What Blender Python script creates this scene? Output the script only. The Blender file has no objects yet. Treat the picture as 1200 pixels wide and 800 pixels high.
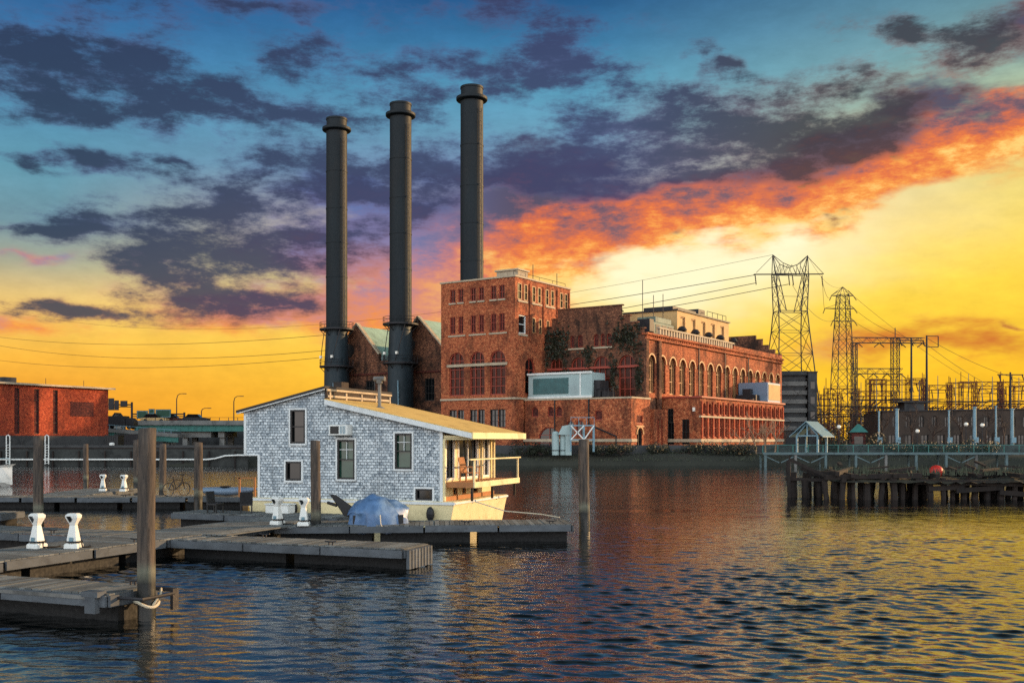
import bpy, bmesh, math, random
import numpy as np
from mathutils import Vector, Matrix
from mathutils.geometry import tessellate_polygon
random.seed(7)
sc = bpy.context.scene
col = sc.collection
G = 1.2            # authored with an eye height of 3, built 1.2 times that
EYE = 3.0
PI = math.pi

def S(r, g, b):
    f = lambda c: (c / 255) / 12.92 if c / 255 <= .04045 else ((c / 255 + .055) / 1.055) ** 2.4
    return (f(r), f(g), f(b), 1.0)

def at(px, py, d):
    return Vector(((px - 600) / 1200 * d, d, EYE + (515 - py) / 1200 * d))

# ------------------------------------------------------------------ node helpers
class NT:
    def __init__(s, tree):
        s.t = tree; s.n = tree.nodes; s.l = tree.links
    def add(s, typ, **kw):
        n = s.n.new(typ)
        for k, v in kw.items():
            setattr(n, k, v)
        return n
    def put(s, sock, v):
        if hasattr(v, 'is_output') or hasattr(v, 'links'):
            s.l.new(v, sock)
        else:
            sock.default_value = v
    def m(s, op, a, b=None, c=None, clamp=False):
        n = s.add('ShaderNodeMath', operation=op, use_clamp=clamp)
        for i, v in enumerate((a, b, c)):
            if v is not None: s.put(n.inputs[i], v)
        return n.outputs[0]
    def vm(s, op, a, b=None):
        n = s.add('ShaderNodeVectorMath', operation=op)
        s.put(n.inputs[0], a)
        if b is not None: s.put(n.inputs[1], b)
        return n.outputs[0]
    def mix(s, f, a, b, mode='MIX'):
        n = s.add('ShaderNodeMix', data_type='RGBA', blend_type=mode)
        s.put(n.inputs[0], f); s.put(n.inputs[6], a); s.put(n.inputs[7], b)
        return n.outputs[2]
    def rng(s, v, a, b, c=0.0, d=1.0, smooth=False):
        n = s.add('ShaderNodeMapRange', interpolation_type='SMOOTHSTEP' if smooth else 'LINEAR')
        s.put(n.inputs[0], v)
        for i, q in enumerate((a, b, c, d)): n.inputs[i + 1].default_value = q
        return n.outputs[0]
    def ramp(s, v, stops, interp='LINEAR'):
        n = s.add('ShaderNodeValToRGB'); r = n.color_ramp; r.interpolation = interp
        while len(r.elements) < len(stops): r.elements.new(.5)
        for e, (p, c) in zip(r.elements, stops): e.position = p; e.color = c
        s.put(n.inputs[0], v)
        return n.outputs[0]
    def noise(s, vec, scale, detail=3, rough=.55, dist=0.0, out=0):
        n = s.add('ShaderNodeTexNoise')
        if vec is not None: s.l.new(vec, n.inputs['Vector'])
        n.inputs['Scale'].default_value = scale; n.inputs['Detail'].default_value = detail
        n.inputs['Roughness'].default_value = rough; n.inputs['Distortion'].default_value = dist
        return n.outputs[out]
    def mapping(s, vec, loc=(0, 0, 0), rot=(0, 0, 0), scale=(1, 1, 1), typ='POINT'):
        n = s.add('ShaderNodeMapping', vector_type=typ)
        s.l.new(vec, n.inputs['Vector'])
        n.inputs['Location'].default_value = loc; n.inputs['Rotation'].default_value = rot; n.inputs['Scale'].default_value = scale
        return n.outputs[0]
    def comb(s, x, y, z):
        n = s.add('ShaderNodeCombineXYZ')
        for i, v in enumerate((x, y, z)): s.put(n.inputs[i], v)
        return n.outputs[0]
    def sep(s, v):
        n = s.add('ShaderNodeSeparateXYZ'); s.l.new(v, n.inputs[0]); return n.outputs

# ------------------------------------------------------------------ render settings
sc.render.engine = 'CYCLES'
sc.cycles.use_denoising = False
try: sc.cycles.denoiser = 'OPENIMAGEDENOISE'
except Exception: pass
sc.cycles.max_bounces = 5; sc.cycles.diffuse_bounces = 2; sc.cycles.glossy_bounces = 3
sc.cycles.transmission_bounces = 2; sc.cycles.transparent_max_bounces = 4
sc.cycles.caustics_reflective = False; sc.cycles.caustics_refractive = False
sc.cycles.use_adaptive_sampling = False
sc.cycles.sample_clamp_indirect = 4.0
sc.view_settings.view_transform = 'Standard'
try: sc.view_settings.look = 'None'
except Exception: pass
sc.view_settings.exposure = 0.28; sc.view_settings.gamma = 1.0
# ------------------------------------------------------------------ world: dusk sky by direction (azimuth from +Y, elevation)
world = bpy.data.worlds.new('World'); sc.world = world; world.use_nodes = True
world.cycles.sampling_method = 'MANUAL'; world.cycles.sample_map_resolution = 512
W = NT(world.node_tree); W.n.clear()
SUN_AZ, SUN_EL = math.radians(67), math.radians(12)
dirv = W.add('ShaderNodeTexCoord').outputs['Generated']
dx, dy, dz = W.sep(dirv)
az = W.m('MULTIPLY', W.m('ARCTAN2', dx, dy), 180 / PI)
el = W.m('MULTIPLY', W.m('ARCSINE', dz), 180 / PI)
azel = W.comb(az, el, 0.0)
def PE(x, y):                       # picture position of a cloud -> its direction in the sky, degrees
    a = math.atan((x - 600) / 1200)
    e = math.atan((515 - y) / 1200 * math.cos(a))
    return math.degrees(a), math.degrees(e)
def sky_ramp(stops):
    E = lambda y: math.degrees(math.atan((515 - y) / 1200))
    st = [((E(y) if y is not None else e) / 90.0, c) for (y, e, c) in stops]
    st.sort(key=lambda p: p[0])
    return W.ramp(W.m('DIVIDE', el, 90.0, clamp=True), [(max(0, p), c) for p, c in st])
top = [(None, 30, S(56, 76, 86)), (None, 40, S(26, 32, 36)), (None, 55, S(12, 15, 17)), (None, 88, S(8, 10, 12))]
rL = sky_ramp([(512, 0, S(232, 145, 40)), (465, 0, S(240, 162, 45)), (425, 0, S(246, 182, 62)), (395, 0, S(246, 198, 88)), (362, 0, S(232, 196, 120)),
               (325, 0, S(165, 168, 145)), (285, 0, S(114, 148, 158)), (225, 0, S(96, 150, 170)), (160, 0, S(82, 140, 172)), (90, 0, S(60, 116, 164)), (0, 0, S(34, 82, 140))] + top)
rM = sky_ramp([(512, 0, S(250, 190, 40)), (430, 0, S(254, 205, 50)), (370, 0, S(255, 216, 72)), (320, 0, S(255, 226, 118)), (285, 0, S(252, 205, 130)),
               (250, 0, S(205, 165, 150)), (205, 0, S(130, 148, 180)), (150, 0, S(104, 158, 184)), (100, 0, S(84, 152, 182)), (50, 0, S(56, 118, 160)), (0, 0, S(34, 86, 134))] + top)
rR = sky_ramp([(512, 0, S(246, 172, 16)), (450, 0, S(250, 188, 22)), (400, 0, S(250, 200, 40)), (345, 0, S(252, 212, 62)), (285, 0, S(248, 216, 100)),
               (230, 0, S(230, 208, 112)), (190, 0, S(212, 205, 140)), (150, 0, S(176, 190, 152)), (100, 0, S(130, 168, 166)), (50, 0, S(104, 146, 156)), (0, 0, S(78, 126, 150))] + top)
base = W.mix(W.rng(az, -24, 2), rL, rM)
base = W.mix(W.rng(az, 4, 26), base, rR)
mo = W.rng(W.noise(W.mapping(azel, scale=(.5, 1.1, 1)), .8, 6, .7), .3, .7, .90, 1.09)
base = W.mix(1.0, base, W.comb(mo, mo, mo), 'MULTIPLY')

# soft noises that break the cloud outlines
nv = W.mapping(azel, scale=(.30, .62, 1))
warp = W.noise(nv, .55, 3, .6, out=1)
wv = W.vm('MULTIPLY', W.vm('SUBTRACT', warp, (.5, .5, .5)), (7.0, 3.4, 0))
pos = W.vm('ADD', azel, wv)
n1 = W.noise(W.mapping(azel, scale=(.42, 1.0, 1)), .66, 8, .69)
n2 = W.noise(W.mapping(azel, loc=(3.1, 7.7, 2), scale=(.42, 1.25, 1)), .40, 5, .6)
K = math.degrees(1 / 1200) * .93
def blobs(lst):
    acc = None
    for b in lst:
        x, y, rx, ry = b[:4]; rot = b[4] if len(b) > 4 else 0; st = b[5] if len(b) > 5 else 1.0
        a, e = PE(x, y)
        v = W.mapping(pos, loc=(a, e, 0), rot=(0, 0, math.radians(rot)), scale=(rx * K * 1.75, ry * K * 1.9, 1), typ='TEXTURE')
        g = W.add('ShaderNodeTexGradient', gradient_type='QUADRATIC_SPHERE'); W.l.new(v, g.inputs[0])
        acc = W.m('MULTIPLY', g.outputs[1], st) if acc is None else W.m('MULTIPLY_ADD', g.outputs[1], st, acc)
    return acc
glow = blobs([(850, 285, 250, 74, 10, 1.0), (760, 330, 200, 50, 0, .45)])
base = W.mix(W.rng(glow, 0, .8, 0, .95), base, S(255, 248, 205))
# warm layer: underlit orange, red and violet
warm = blobs([(640, 282, 150, 46, 6), (770, 252, 150, 42, 8), (905, 224, 150, 38, 8), (1050, 180, 130, 46, 16), (1170, 155, 110, 40, 5, .9), (1000, 205, 120, 30, 12, .8), (560, 300, 120, 70, 0, .8),
              (430, 330, 130, 90, 0, .85), (440, 260, 170, 70, 0, .8), (1195, 55, 60, 30, 10, .9), (1130, 398, 230, 26, 2, .95), (20, 385, 90, 20, 0, .8), (300, 360, 210, 30, 0, .7),
              (600, 370, 130, 30, 0, .5), (740, 262, 300, 62, 6, .3), (1000, 190, 240, 60, 12, .3), (640, 215, 130, 50, 0, .7), (1090, 100, 60, 30, 20, .45), (500, 385, 120, 26, 0, .7),
              (40, 293, 70, 9, 0, .6)])
wa = W.rng(W.m('MULTIPLY_ADD', W.m('MULTIPLY', W.m('SUBTRACT', n2, .5), W.rng(warm, 0, .3, 0, 1)), 2.4, warm), .02, .80, 0, .96, True)
wcA = W.ramp(W.m('MULTIPLY_ADD', W.m('SUBTRACT', n1, .5), 2.3, W.rng(W.m('MULTIPLY_ADD', az, -.18, el), 8.2, 13.2, .95, .08)),
             [(0, S(78, 70, 94)), (.22, S(126, 84, 96)), (.42, S(196, 98, 74)), (.58, S(230, 112, 54)), (.78, S(248, 156, 64)), (1, S(255, 206, 112))])
wcL = W.ramp(W.m('MULTIPLY_ADD', W.m('SUBTRACT', n1, .5), 1.3, W.rng(el, 3.5, 14, .98, 0.05)),
             [(0, S(96, 112, 164)), (.3, S(140, 122, 162)), (.55, S(205, 130, 124)), (.78, S(238, 140, 72)), (1, S(252, 176, 58))])
wc = W.mix(W.rng(az, -7, 1, 0, 1, True), wcL, wcA)
lowdark = W.m('MULTIPLY', W.rng(az, 12, 20), W.rng(el, 8, 6.0))
wc = W.mix(lowdark, wc, S(206, 112, 34))
skyc = W.mix(wa, base, wc)
# dark layer
dark = blobs([(90, 80, 150, 46, -6, 1.1), (30, 70, 90, 50, 0), (220, 108, 110, 34, -10, 1.0), (420, 86, 130, 26, 0, .8), (600, 85, 110, 34, 0, .8), (670, 90, 80, 52, -10, .8),
              (350, 195, 130, 40, 4, .95), (230, 248, 130, 34, 0, 1), (300, 300, 170, 40, 0, .95), (180, 318, 90, 30, 0, .8), (90, 364, 160, 13, 0, 1), (340, 360, 120, 22, 0, .8),
              (48, 257, 60, 9, 0, .9), (40, 188, 60, 8, -8, .9), (112, 198, 55, 11, -6, .85), (210, 203, 40, 8, 0, .6), (590, 8, 90, 20, 0, 1), (270, 4, 120, 16, 0, 1), (740, 172, 170, 36, 4, .8), (640, 212, 100, 20, 0, .55), (770, 208, 120, 18, 4, .65), (500, 240, 90, 30, 0, .6), (420, 270, 90, 30, 0, .7), (960, 195, 90, 20, 8, .8), (150, 260, 120, 22, 0, .7), (70, 130, 120, 26, 0, .7), (330, 130, 110, 22, 0, .7), (480, 130, 100, 24, 0, .6), (400, 215, 110, 26, 0, .8), (250, 345, 110, 18, 0, .8), (200, 25, 120, 16, 0, .5), (680, 30, 90, 18, 0, .55), (780, 110, 80, 22, -15, .6), (1130, 110, 60, 16, 20, .55),
              (600, 190, 120, 40, 0, .6), (880, 128, 150, 40, 6, 1.1), (850, 168, 140, 30, 4, .8), (970, 172, 110, 28, 10, .8), (1040, 140, 70, 34, 30, .9), (1060, 40, 80, 22, -14, 1), (1145, 62, 50, 20, -10, .75),
              (815, 62, 34, 13, -25, .9), (853, 71, 26, 9, -20, .9), (690, 196, 130, 24, 0, .4), (980, 105, 60, 12, 0, .6), (360, 40, 60, 26, 60, .6), (450, 15, 100, 16, 0, .5), (1180, 40, 50, 22, 0, .6), (500, 200, 90, 40, 0, .55), (1190, 367, 26, 7, -5, .9), (885, 297, 18, 6, 0, .6),(965,250,22,7,0,.5),(1002,243,20,8,0,.5), (800, 264, 34, 8, 0, .5)])
dark = W.m('ADD', dark, W.m('MULTIPLY', W.rng(W.m('MULTIPLY_ADD', az, -.28, el), 9, 14), .06))
dn = W.m('MULTIPLY_ADD', W.m('MULTIPLY', W.m('SUBTRACT', n1, .5), W.rng(dark, 0, .35, 0, 1)), 2.7, W.m('MINIMUM', dark, .85))
da = W.rng(dn, .16, .92, 0, .92, True)
dc1 = W.mix(W.rng(az, -24, 4), S(44, 54, 80), S(58, 62, 98))
dc1 = W.mix(W.rng(az, 6, 16), dc1, S(58, 54, 62))
dc2 = W.mix(W.rng(az, 4, 18), S(88, 98, 142), S(134, 92, 88))
dc2 = W.mix(W.rng(el, 11, 7), dc2, S(160, 96, 92))
dcb = W.m('MULTIPLY', W.rng(az, 5, 11), W.rng(el, 12.2, 10.6))
dc1 = W.mix(dcb, dc1, S(186, 108, 46)); dc2 = W.mix(dcb, dc2, S(214, 140, 60))
dc = W.mix(W.rng(W.m('MULTIPLY_ADD', n2, .8, W.m('MULTIPLY', dn, .55)), .42, .92, 0, 1, True), dc2, dc1)
skyc = W.mix(da, skyc, dc)
# the sky at one's back: unseen, pale, brightened to light walls facing the viewer
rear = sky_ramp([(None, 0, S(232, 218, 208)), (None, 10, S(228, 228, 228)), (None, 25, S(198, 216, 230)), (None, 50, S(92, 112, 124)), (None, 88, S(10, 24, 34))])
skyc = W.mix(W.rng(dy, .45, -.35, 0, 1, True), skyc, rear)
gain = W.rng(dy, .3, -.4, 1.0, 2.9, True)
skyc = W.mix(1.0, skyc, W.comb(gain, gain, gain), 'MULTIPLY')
nish = W.add('ShaderNodeTexSky', sky_type='NISHITA', sun_disc=False)
nish.sun_elevation = SUN_EL; nish.sun_rotation = SUN_AZ
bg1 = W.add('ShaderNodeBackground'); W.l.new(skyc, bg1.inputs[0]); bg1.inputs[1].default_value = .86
bg2 = W.add('ShaderNodeBackground'); W.l.new(nish.outputs[0], bg2.inputs[0]); bg2.inputs[1].default_value = .003
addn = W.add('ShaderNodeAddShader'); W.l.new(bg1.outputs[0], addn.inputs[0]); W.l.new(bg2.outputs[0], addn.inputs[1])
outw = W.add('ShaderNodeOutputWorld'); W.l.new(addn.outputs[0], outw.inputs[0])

sun = bpy.data.lights.new('sun', 'SUN'); sun.energy = 5.0; sun.angle = math.radians(1.0); sun.color = (1.0, .64, .32)
so = bpy.data.objects.new('sun', sun); col.objects.link(so)
sd = Vector((math.sin(SUN_AZ) * math.cos(SUN_EL), math.cos(SUN_AZ) * math.cos(SUN_EL), math.sin(SUN_EL)))
so.rotation_euler = sd.to_track_quat('Z', 'Y').to_euler(); so.location = sd * 400

cam = bpy.data.cameras.new('camera'); co = bpy.data.objects.new('camera', cam); col.objects.link(co)
co.location = (0, 0, EYE * G); co.rotation_euler = (PI / 2, 0, 0)
cam.sensor_width = 36; cam.lens = 36.0; cam.shift_y = 115 / 1200; cam.clip_start = .1; cam.clip_end = 12000
sc.camera = co
# ------------------------------------------------------------------ geometry helpers
class Frame:
    def __init__(s, o=(0, 0), ang=0.0, cs=1.0):
        s.o = Vector((o[0], o[1], 0)); s.a = ang; s.cs = cs; s.R = Matrix.Rotation(ang, 3, 'Z')
    def w(s, p):
        q = s.R @ Vector(p) + s.o
        return Vector((q.x * s.cs, q.y * s.cs, EYE + (q.z - EYE) * s.cs))
WF = Frame()
def ang_of(ex, ey): return math.atan2(ey, ex)

class Thing:
    def __init__(s, name, label, cat, base=(0, 0, 0), frame=WF, group=None, kind=None, empty=True):
        s.f = frame; s.b = Vector(base); s.e = None; s.meta = (label, cat, group, kind); s.name = name
        if empty:
            o = bpy.data.objects.new(name, None); o.empty_display_size = .3; col.objects.link(o)
            s.place(o); s.tag(o); s.e = o
    def place(s, o):
        o.location = s.f.w(s.b) * G; o.rotation_euler = (0, 0, s.f.a)
    def tag(s, o):
        l, c, g, k = s.meta
        if l: o['label'] = l
        if c: o['category'] = c
        if g: o['group'] = g
        if k: o['kind'] = k

class MB:
    def __init__(s): s.v = []; s.f = []
    def add(s, vs, fs):
        n = len(s.v); s.v += [tuple(v) for v in vs]; s.f += [tuple(i + n for i in f) for f in fs]; return s
    def box(s, x0, x1, y0, y1, z0, z1):
        return s.add([(x0, y0, z0), (x1, y0, z0), (x1, y1, z0), (x0, y1, z0), (x0, y0, z1), (x1, y0, z1), (x1, y1, z1), (x0, y1, z1)],
                     [(0, 3, 2, 1), (4, 5, 6, 7), (0, 1, 5, 4), (1, 2, 6, 5), (2, 3, 7, 6), (3, 0, 4, 7)])
    def cbox(s, c, sx, sy, sz, rz=0, rx=0, ry=0):
        M = Matrix.Translation(c) @ Matrix.Rotation(rz, 4, 'Z') @ Matrix.Rotation(ry, 4, 'Y') @ Matrix.Rotation(rx, 4, 'X')
        vs = [M @ Vector((a * sx / 2, b * sy / 2, d * sz / 2)) for d in (-1, 1) for a, b in ((-1, -1), (1, -1), (1, 1), (-1, 1))]
        return s.add(vs, [(0, 3, 2, 1), (4, 5, 6, 7), (0, 1, 5, 4), (1, 2, 6, 5), (2, 3, 7, 6), (3, 0, 4, 7)])
    def beam(s, p, q, w, h=None, up=(0, 0, 1)):
        p, q = Vector(p), Vector(q); d = (q - p)
        if d.length < 1e-6: return s
        d.normalize(); u = Vector(up)
        if abs(d.dot(u)) > .98: u = Vector((0, 1, 0))
        a = d.cross(u).normalized() * (w / 2); b = a.cross(d).normalized() * ((h or w) / 2)
        vs = [p - a - b, p + a - b, p + a + b, p - a + b, q - a - b, q + a - b, q + a + b, q - a + b]
        return s.add(vs, [(0, 3, 2, 1), (4, 5, 6, 7), (0, 1, 5, 4), (1, 2, 6, 5), (2, 3, 7, 6), (3, 0, 4, 7)])
    def path(s, pts, r, n=6, cap=True):
        pts = [Vector(p) for p in pts]; rs = r if isinstance(r, (list, tuple)) else [r] * len(pts)
        base = len(s.v); prev = None
        for i, p in enumerate(pts):
            d = (pts[min(i + 1, len(pts) - 1)] - pts[max(i - 1, 0)]).normalized()
            if prev is None:
                u = Vector((0, 0, 1)) if abs(d.z) < .9 else Vector((1, 0, 0))
                a = d.cross(u).normalized()
            else:
                a = (prev - d * prev.dot(d)).normalized()
            prev = a; b = d.cross(a)
            for k in range(n):
                t = 2 * PI * k / n
                s.v.append(tuple(p + (a * math.cos(t) + b * math.sin(t)) * rs[i]))
        for i in range(len(pts) - 1):
            for k in range(n):
                k2 = (k + 1) % n; o = base + i * n
                s.f.append((o + k, o + k2, o + n + k2, o + n + k))
        if cap:
            s.f.append(tuple(base + k for k in reversed(range(n)))); o = base + (len(pts) - 1) * n
            s.f.append(tuple(o + k for k in range(n)))
        return s
    def lathe(s, prof, c=(0, 0, 0), n=24, cap=True):
        base = len(s.v); c = Vector(c)
        for r, z in prof:
            for k in range(n):
                t = 2 * PI * k / n; s.v.append((c.x + r * math.cos(t), c.y + r * math.sin(t), c.z + z))
        for i in range(len(prof) - 1):
            for k in range(n):
                k2 = (k + 1) % n; o = base + i * n; s.f.append((o + k, o + k2, o + n + k2, o + n + k))
        if cap:
            s.f.append(tuple(base + k for k in reversed(range(n)))); o = base + (len(prof) - 1) * n
            s.f.append(tuple(o + k for k in range(n)))
        return s
    def sq(s, prof, c=(0, 0, 0), rz=0):            # square sections (half x, half y, z)
        base = len(s.v); c = Vector(c); R = Matrix.Rotation(rz, 3, 'Z')
        for hx, hy, z in prof:
            for a, b in ((-1, -1), (1, -1), (1, 1), (-1, 1)): s.v.append(tuple(c + R @ Vector((a * hx, b * hy, z))))
        for i in range(len(prof) - 1):
            for k in range(4):
                k2 = (k + 1) % 4; o = base + i * 4; s.f.append((o + k, o + k2, o + 4 + k2, o + 4 + k))
        s.f.append((base + 3, base + 2, base + 1, base)); o = base + (len(prof) - 1) * 4; s.f.append((o, o + 1, o + 2, o + 3))
        return s
    def prism(s, poly, ext):                       # planar polygon extruded by a vector
        n = len(poly); e = Vector(ext); P = [Vector(p) for p in poly]
        vs = P + [p + e for p in P]
        fs = [tuple(reversed(range(n))), tuple(range(n, 2 * n))] + [(i, (i + 1) % n, n + (i + 1) % n, n + i) for i in range(n)]
        return s.add(vs, fs)
    def ring(s, c, r, w, n=24, axis=None):
        pts = [Vector(c) + Vector((r * math.cos(2 * PI * k / n), r * math.sin(2 * PI * k / n), 0)) for k in range(n + 1)]
        return s.path(pts, w, 5)
    def sphere(s, c, r, sx=1, sy=1, sz=1, n=12, m=8):
        prof = []
        base = len(s.v); c = Vector(c)
        for i in range(m + 1):
            ph = PI * i / m
            for k in range(n):
                t = 2 * PI * k / n
                s.v.append((c.x + r * sx * math.sin(ph) * math.cos(t), c.y + r * sy * math.sin(ph) * math.sin(t), c.z - r * sz * math.cos(ph)))
        for i in range(m):
            for k in range(n):
                k2 = (k + 1) % n; o = base + i * n; s.f.append((o + k, o + k2, o + n + k2, o + n + k))
        return s
    def mesh(s, name, mat, base=Vector((0, 0, 0)), k=1.0, smooth=False, fix=True):
        me = bpy.data.meshes.new(name)
        me.from_pydata([tuple((Vector(v) - base) * k) for v in s.v], [], s.f)
        if fix:
            bm = bmesh.new(); bm.from_mesh(me); bmesh.ops.recalc_face_normals(bm, faces=bm.faces); bm.to_mesh(me); bm.free()
        if smooth: me.polygons.foreach_set('use_smooth', [True] * len(me.polygons))
        me.materials.append(mat)
        return me
    def part(s, name, mat, th, parent=None, smooth=False, bevel=0, label=None, fix=True):
        me = s.mesh(name, mat, th.b, th.f.cs * G, smooth, fix)
        o = bpy.data.objects.new(name, me); col.objects.link(o); o.parent = parent or th.e
        if bevel: bv(o, bevel)
        if label: o['label'] = label
        return o
    def solo(s, name, mat, label, cat, base=(0, 0, 0), frame=WF, group=None, kind=None, smooth=False, bevel=0, fix=True):
        th = Thing(name, label, cat, base, frame, group, kind, empty=False)
        o = bpy.data.objects.new(name, s.mesh(name, mat, th.b, frame.cs * G, smooth, fix)); col.objects.link(o)
        th.place(o); th.tag(o)
        if bevel: bv(o, bevel)
        return o
def bv(o, w):
    m = o.modifiers.new('bevel', 'BEVEL'); m.width = w; m.segments = 1; m.limit_method = 'ANGLE'
def copy_tree(o, parent=None):
    c = o.copy(); col.objects.link(c)
    if parent is not None: c.parent = parent
    for ch in o.children: copy_tree(ch, c)
    return c

def arch(s0, s1, z0, z1, n=8):                     # round-headed opening, springing half a width below its top
    r = (s1 - s0) / 2; zs = z1 - r; c = (s0 + s1) / 2
    return [(s0, z0), (s1, z0)] + [(c + r * math.cos(PI * k / n), zs + r * math.sin(PI * k / n)) for k in range(n + 1)]
def rect(s0, s1, z0, z1): return [(s0, z0), (s1, z0), (s1, z1), (s0, z1)]
def wall(mb, o, ax, nrm, outer, holes=(), depth=.35):
    o, ax, nrm = Vector(o), Vector(ax), Vector(nrm)
    loops = [outer] + list(holes)
    tri = tessellate_polygon([[Vector((a, b, 0)) for a, b in l] for l in loops])
    flat = [p for l in loops for p in l]
    vs = [o + ax * a + Vector((0, 0, b)) for a, b in flat]
    mb.add(vs, [t for t in tri])
    for h in holes:
        vs = [o + ax * a + Vector((0, 0, b)) for a, b in h]; n = len(vs)
        mb.add(vs + [v - nrm * depth for v in vs], [(i, (i + 1) % n, n + (i + 1) % n, n + i) for i in range(n)])
def window(th, o, ax, nrm, hole, depth, fm, pm, nx=2, nz=2, bar=.1, parent=None, name='window', zbar=None, label=None):
    o, ax, nrm = Vector(o), Vector(ax), Vector(nrm)
    P = lambda a, b, d: o + ax * a + Vector((0, 0, b)) - nrm * d
    s0 = min(a for a, b in hole); s1 = max(a for a, b in hole); z0 = min(b for a, b in hole); z1 = max(b for a, b in hole)
    def top(a):
        best = z1
        n = len(hole)
        for i in range(n):
            (a0, b0), (a1, b1) = hole[i], hole[(i + 1) % n]
            if (a0 - a) * (a1 - a) <= 0 and abs(a1 - a0) > 1e-6:
                b = b0 + (b1 - b0) * (a - a0) / (a1 - a0)
                if b > (z0 + z1) / 2: best = min(best, b)
        return best
    f = MB(); n = len(hole); dd = depth - .07
    cx = (s0 + s1) / 2; cz = (z0 + z1) / 2
    sh = lambda a, b: (a + (cx - a) * bar * .5 / max(.01, (s1 - s0) / 2), b + (cz - b) * bar * .5 / max(.01, (z1 - z0) / 2))
    H = [sh(a, b) for a, b in hole]
    for i in range(n):
        f.beam(P(*H[i], dd), P(*H[(i + 1) % n], dd), bar, bar, up=nrm)
    for i in range(1, nx):
        a = s0 + (s1 - s0) * i / nx; f.beam(P(a, z0, dd), P(a, top(a), dd), bar * .6, bar * .6, up=nrm)
    zl = [z0 + (z1 - z0) * i / nz for i in range(1, nz)] if zbar is None else zbar
    for b in zl:
        f.beam(P(s0, b, dd), P(s1, b, dd), bar * .6, bar * .6, up=nrm)
    w = f.part(name, fm, th, parent, label=label)
    p = MB(); p.add([P(a, b, depth + .01) for a, b in hole], [tuple(range(n))]); p.part('pane', pm, th, w, fix=False)
    return w

# ------------------------------------------------------------------ materials
def newmat(name):
    m = bpy.data.materials.new(name); m.use_nodes = True; t = NT(m.node_tree)
    b = m.node_tree.nodes['Principled BSDF']
    return m, t, b
def surf(name, c, rough=.7, metal=0.0, var=.25, scale=1.5, fine=12.0, bump=.15, stretch=(1, 1, 1), dirt=None, dirt_amt=.5, spec=.4, island=0.0):
    m, t, b = newmat(name)
    co_ = t.add('ShaderNodeTexCoord').outputs['Object']
    v = t.mapping(co_, scale=stretch)
    n = t.noise(v, scale, 5, .62); n2_ = t.noise(v, fine, 3, .6)
    k = t.m('ADD', t.m('MULTIPLY', n, .65), t.m('MULTIPLY', n2_, .35))
    lo = tuple(x * (1 - var) for x in c[:3]) + (1,); hi = tuple(min(1, x * (1 + var)) for x in c[:3]) + (1,)
    cc = t.mix(t.rng(k, .3, .7), lo, hi)
    if dirt:
        d = t.noise(v, scale * .6, 6, .7, .6); cc = t.mix(t.rng(d, .48, .68, 0, dirt_amt, True), cc, dirt)
    if island:
        g = t.add('ShaderNodeNewGeometry'); r = t.rng(g.outputs['Random Per Island'], 0, 1, 1 - island, 1 + island)
        cc = t.mix(1.0, cc, t.comb(r, r, r), 'MULTIPLY')
    t.l.new(cc, b.inputs['Base Color'])
    t.l.new(t.rng(n2_, .3, .7, max(.05, rough - .1), min(1, rough + .1)), b.inputs['Roughness'])
    b.inputs['Metallic'].default_value = metal; b.inputs['Specular IOR Level'].default_value = spec
    if bump:
        bp = t.add('ShaderNodeBump'); bp.inputs['Strength'].default_value = bump; bp.inputs['Distance'].default_value = .03
        t.l.new(k, bp.inputs['Height']); t.l.new(bp.outputs[0], b.inputs['Normal'])
    return m
def brickmat(name, c1, c2, dark, pale, soot=.5, bs=1.0):
    m, t, b = newmat(name)
    o = t.add('ShaderNodeTexCoord').outputs['Object']; x, y, z = t.sep(o)
    v = t.comb(t.m('ADD', x, y), z, 0)
    br = t.add('ShaderNodeTexBrick'); t.l.new(v, br.inputs['Vector'])
    br.inputs['Color1'].default_value = c1; br.inputs['Color2'].default_value = c2; br.inputs['Mortar'].default_value = dark
    br.inputs['Scale'].default_value = 1.0; br.inputs['Brick Width'].default_value = .44 * bs; br.inputs['Row Height'].default_value = .16 * bs
    br.inputs['Mortar Size'].default_value = .018 * bs; br.inputs['Bias'].default_value = -.1
    nf = t.noise(o, 3.0, 4, .8); nb = t.noise(o, .22, 5, .65, .4); nm = t.noise(t.mapping(o, scale=(1, 1, .3)), .6, 4, .6)
    c = t.mix(t.rng(nf, .51, .62, 0, .62), br.outputs['Color'], dark)
    c = t.mix(t.rng(nf, .47, .36, 0, .5), c, pale)
    c = t.mix(t.rng(nb, .46, .66, 0, soot, True), c, dark)
    c = t.mix(t.rng(nm, .50, .68, 0, soot * .85, True), c, dark)
    t.l.new(c, b.inputs['Base Color']); b.inputs['Roughness'].default_value = .88; b.inputs['Specular IOR Level'].default_value = .25
    bp = t.add('ShaderNodeBump'); bp.inputs['Strength'].default_value = .5; bp.inputs['Distance'].default_value = .05
    t.l.new(t.m('ADD', br.outputs['Fac'], nf), bp.inputs['Height']); t.l.new(bp.outputs[0], b.inputs['Normal'])
    return m
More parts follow.
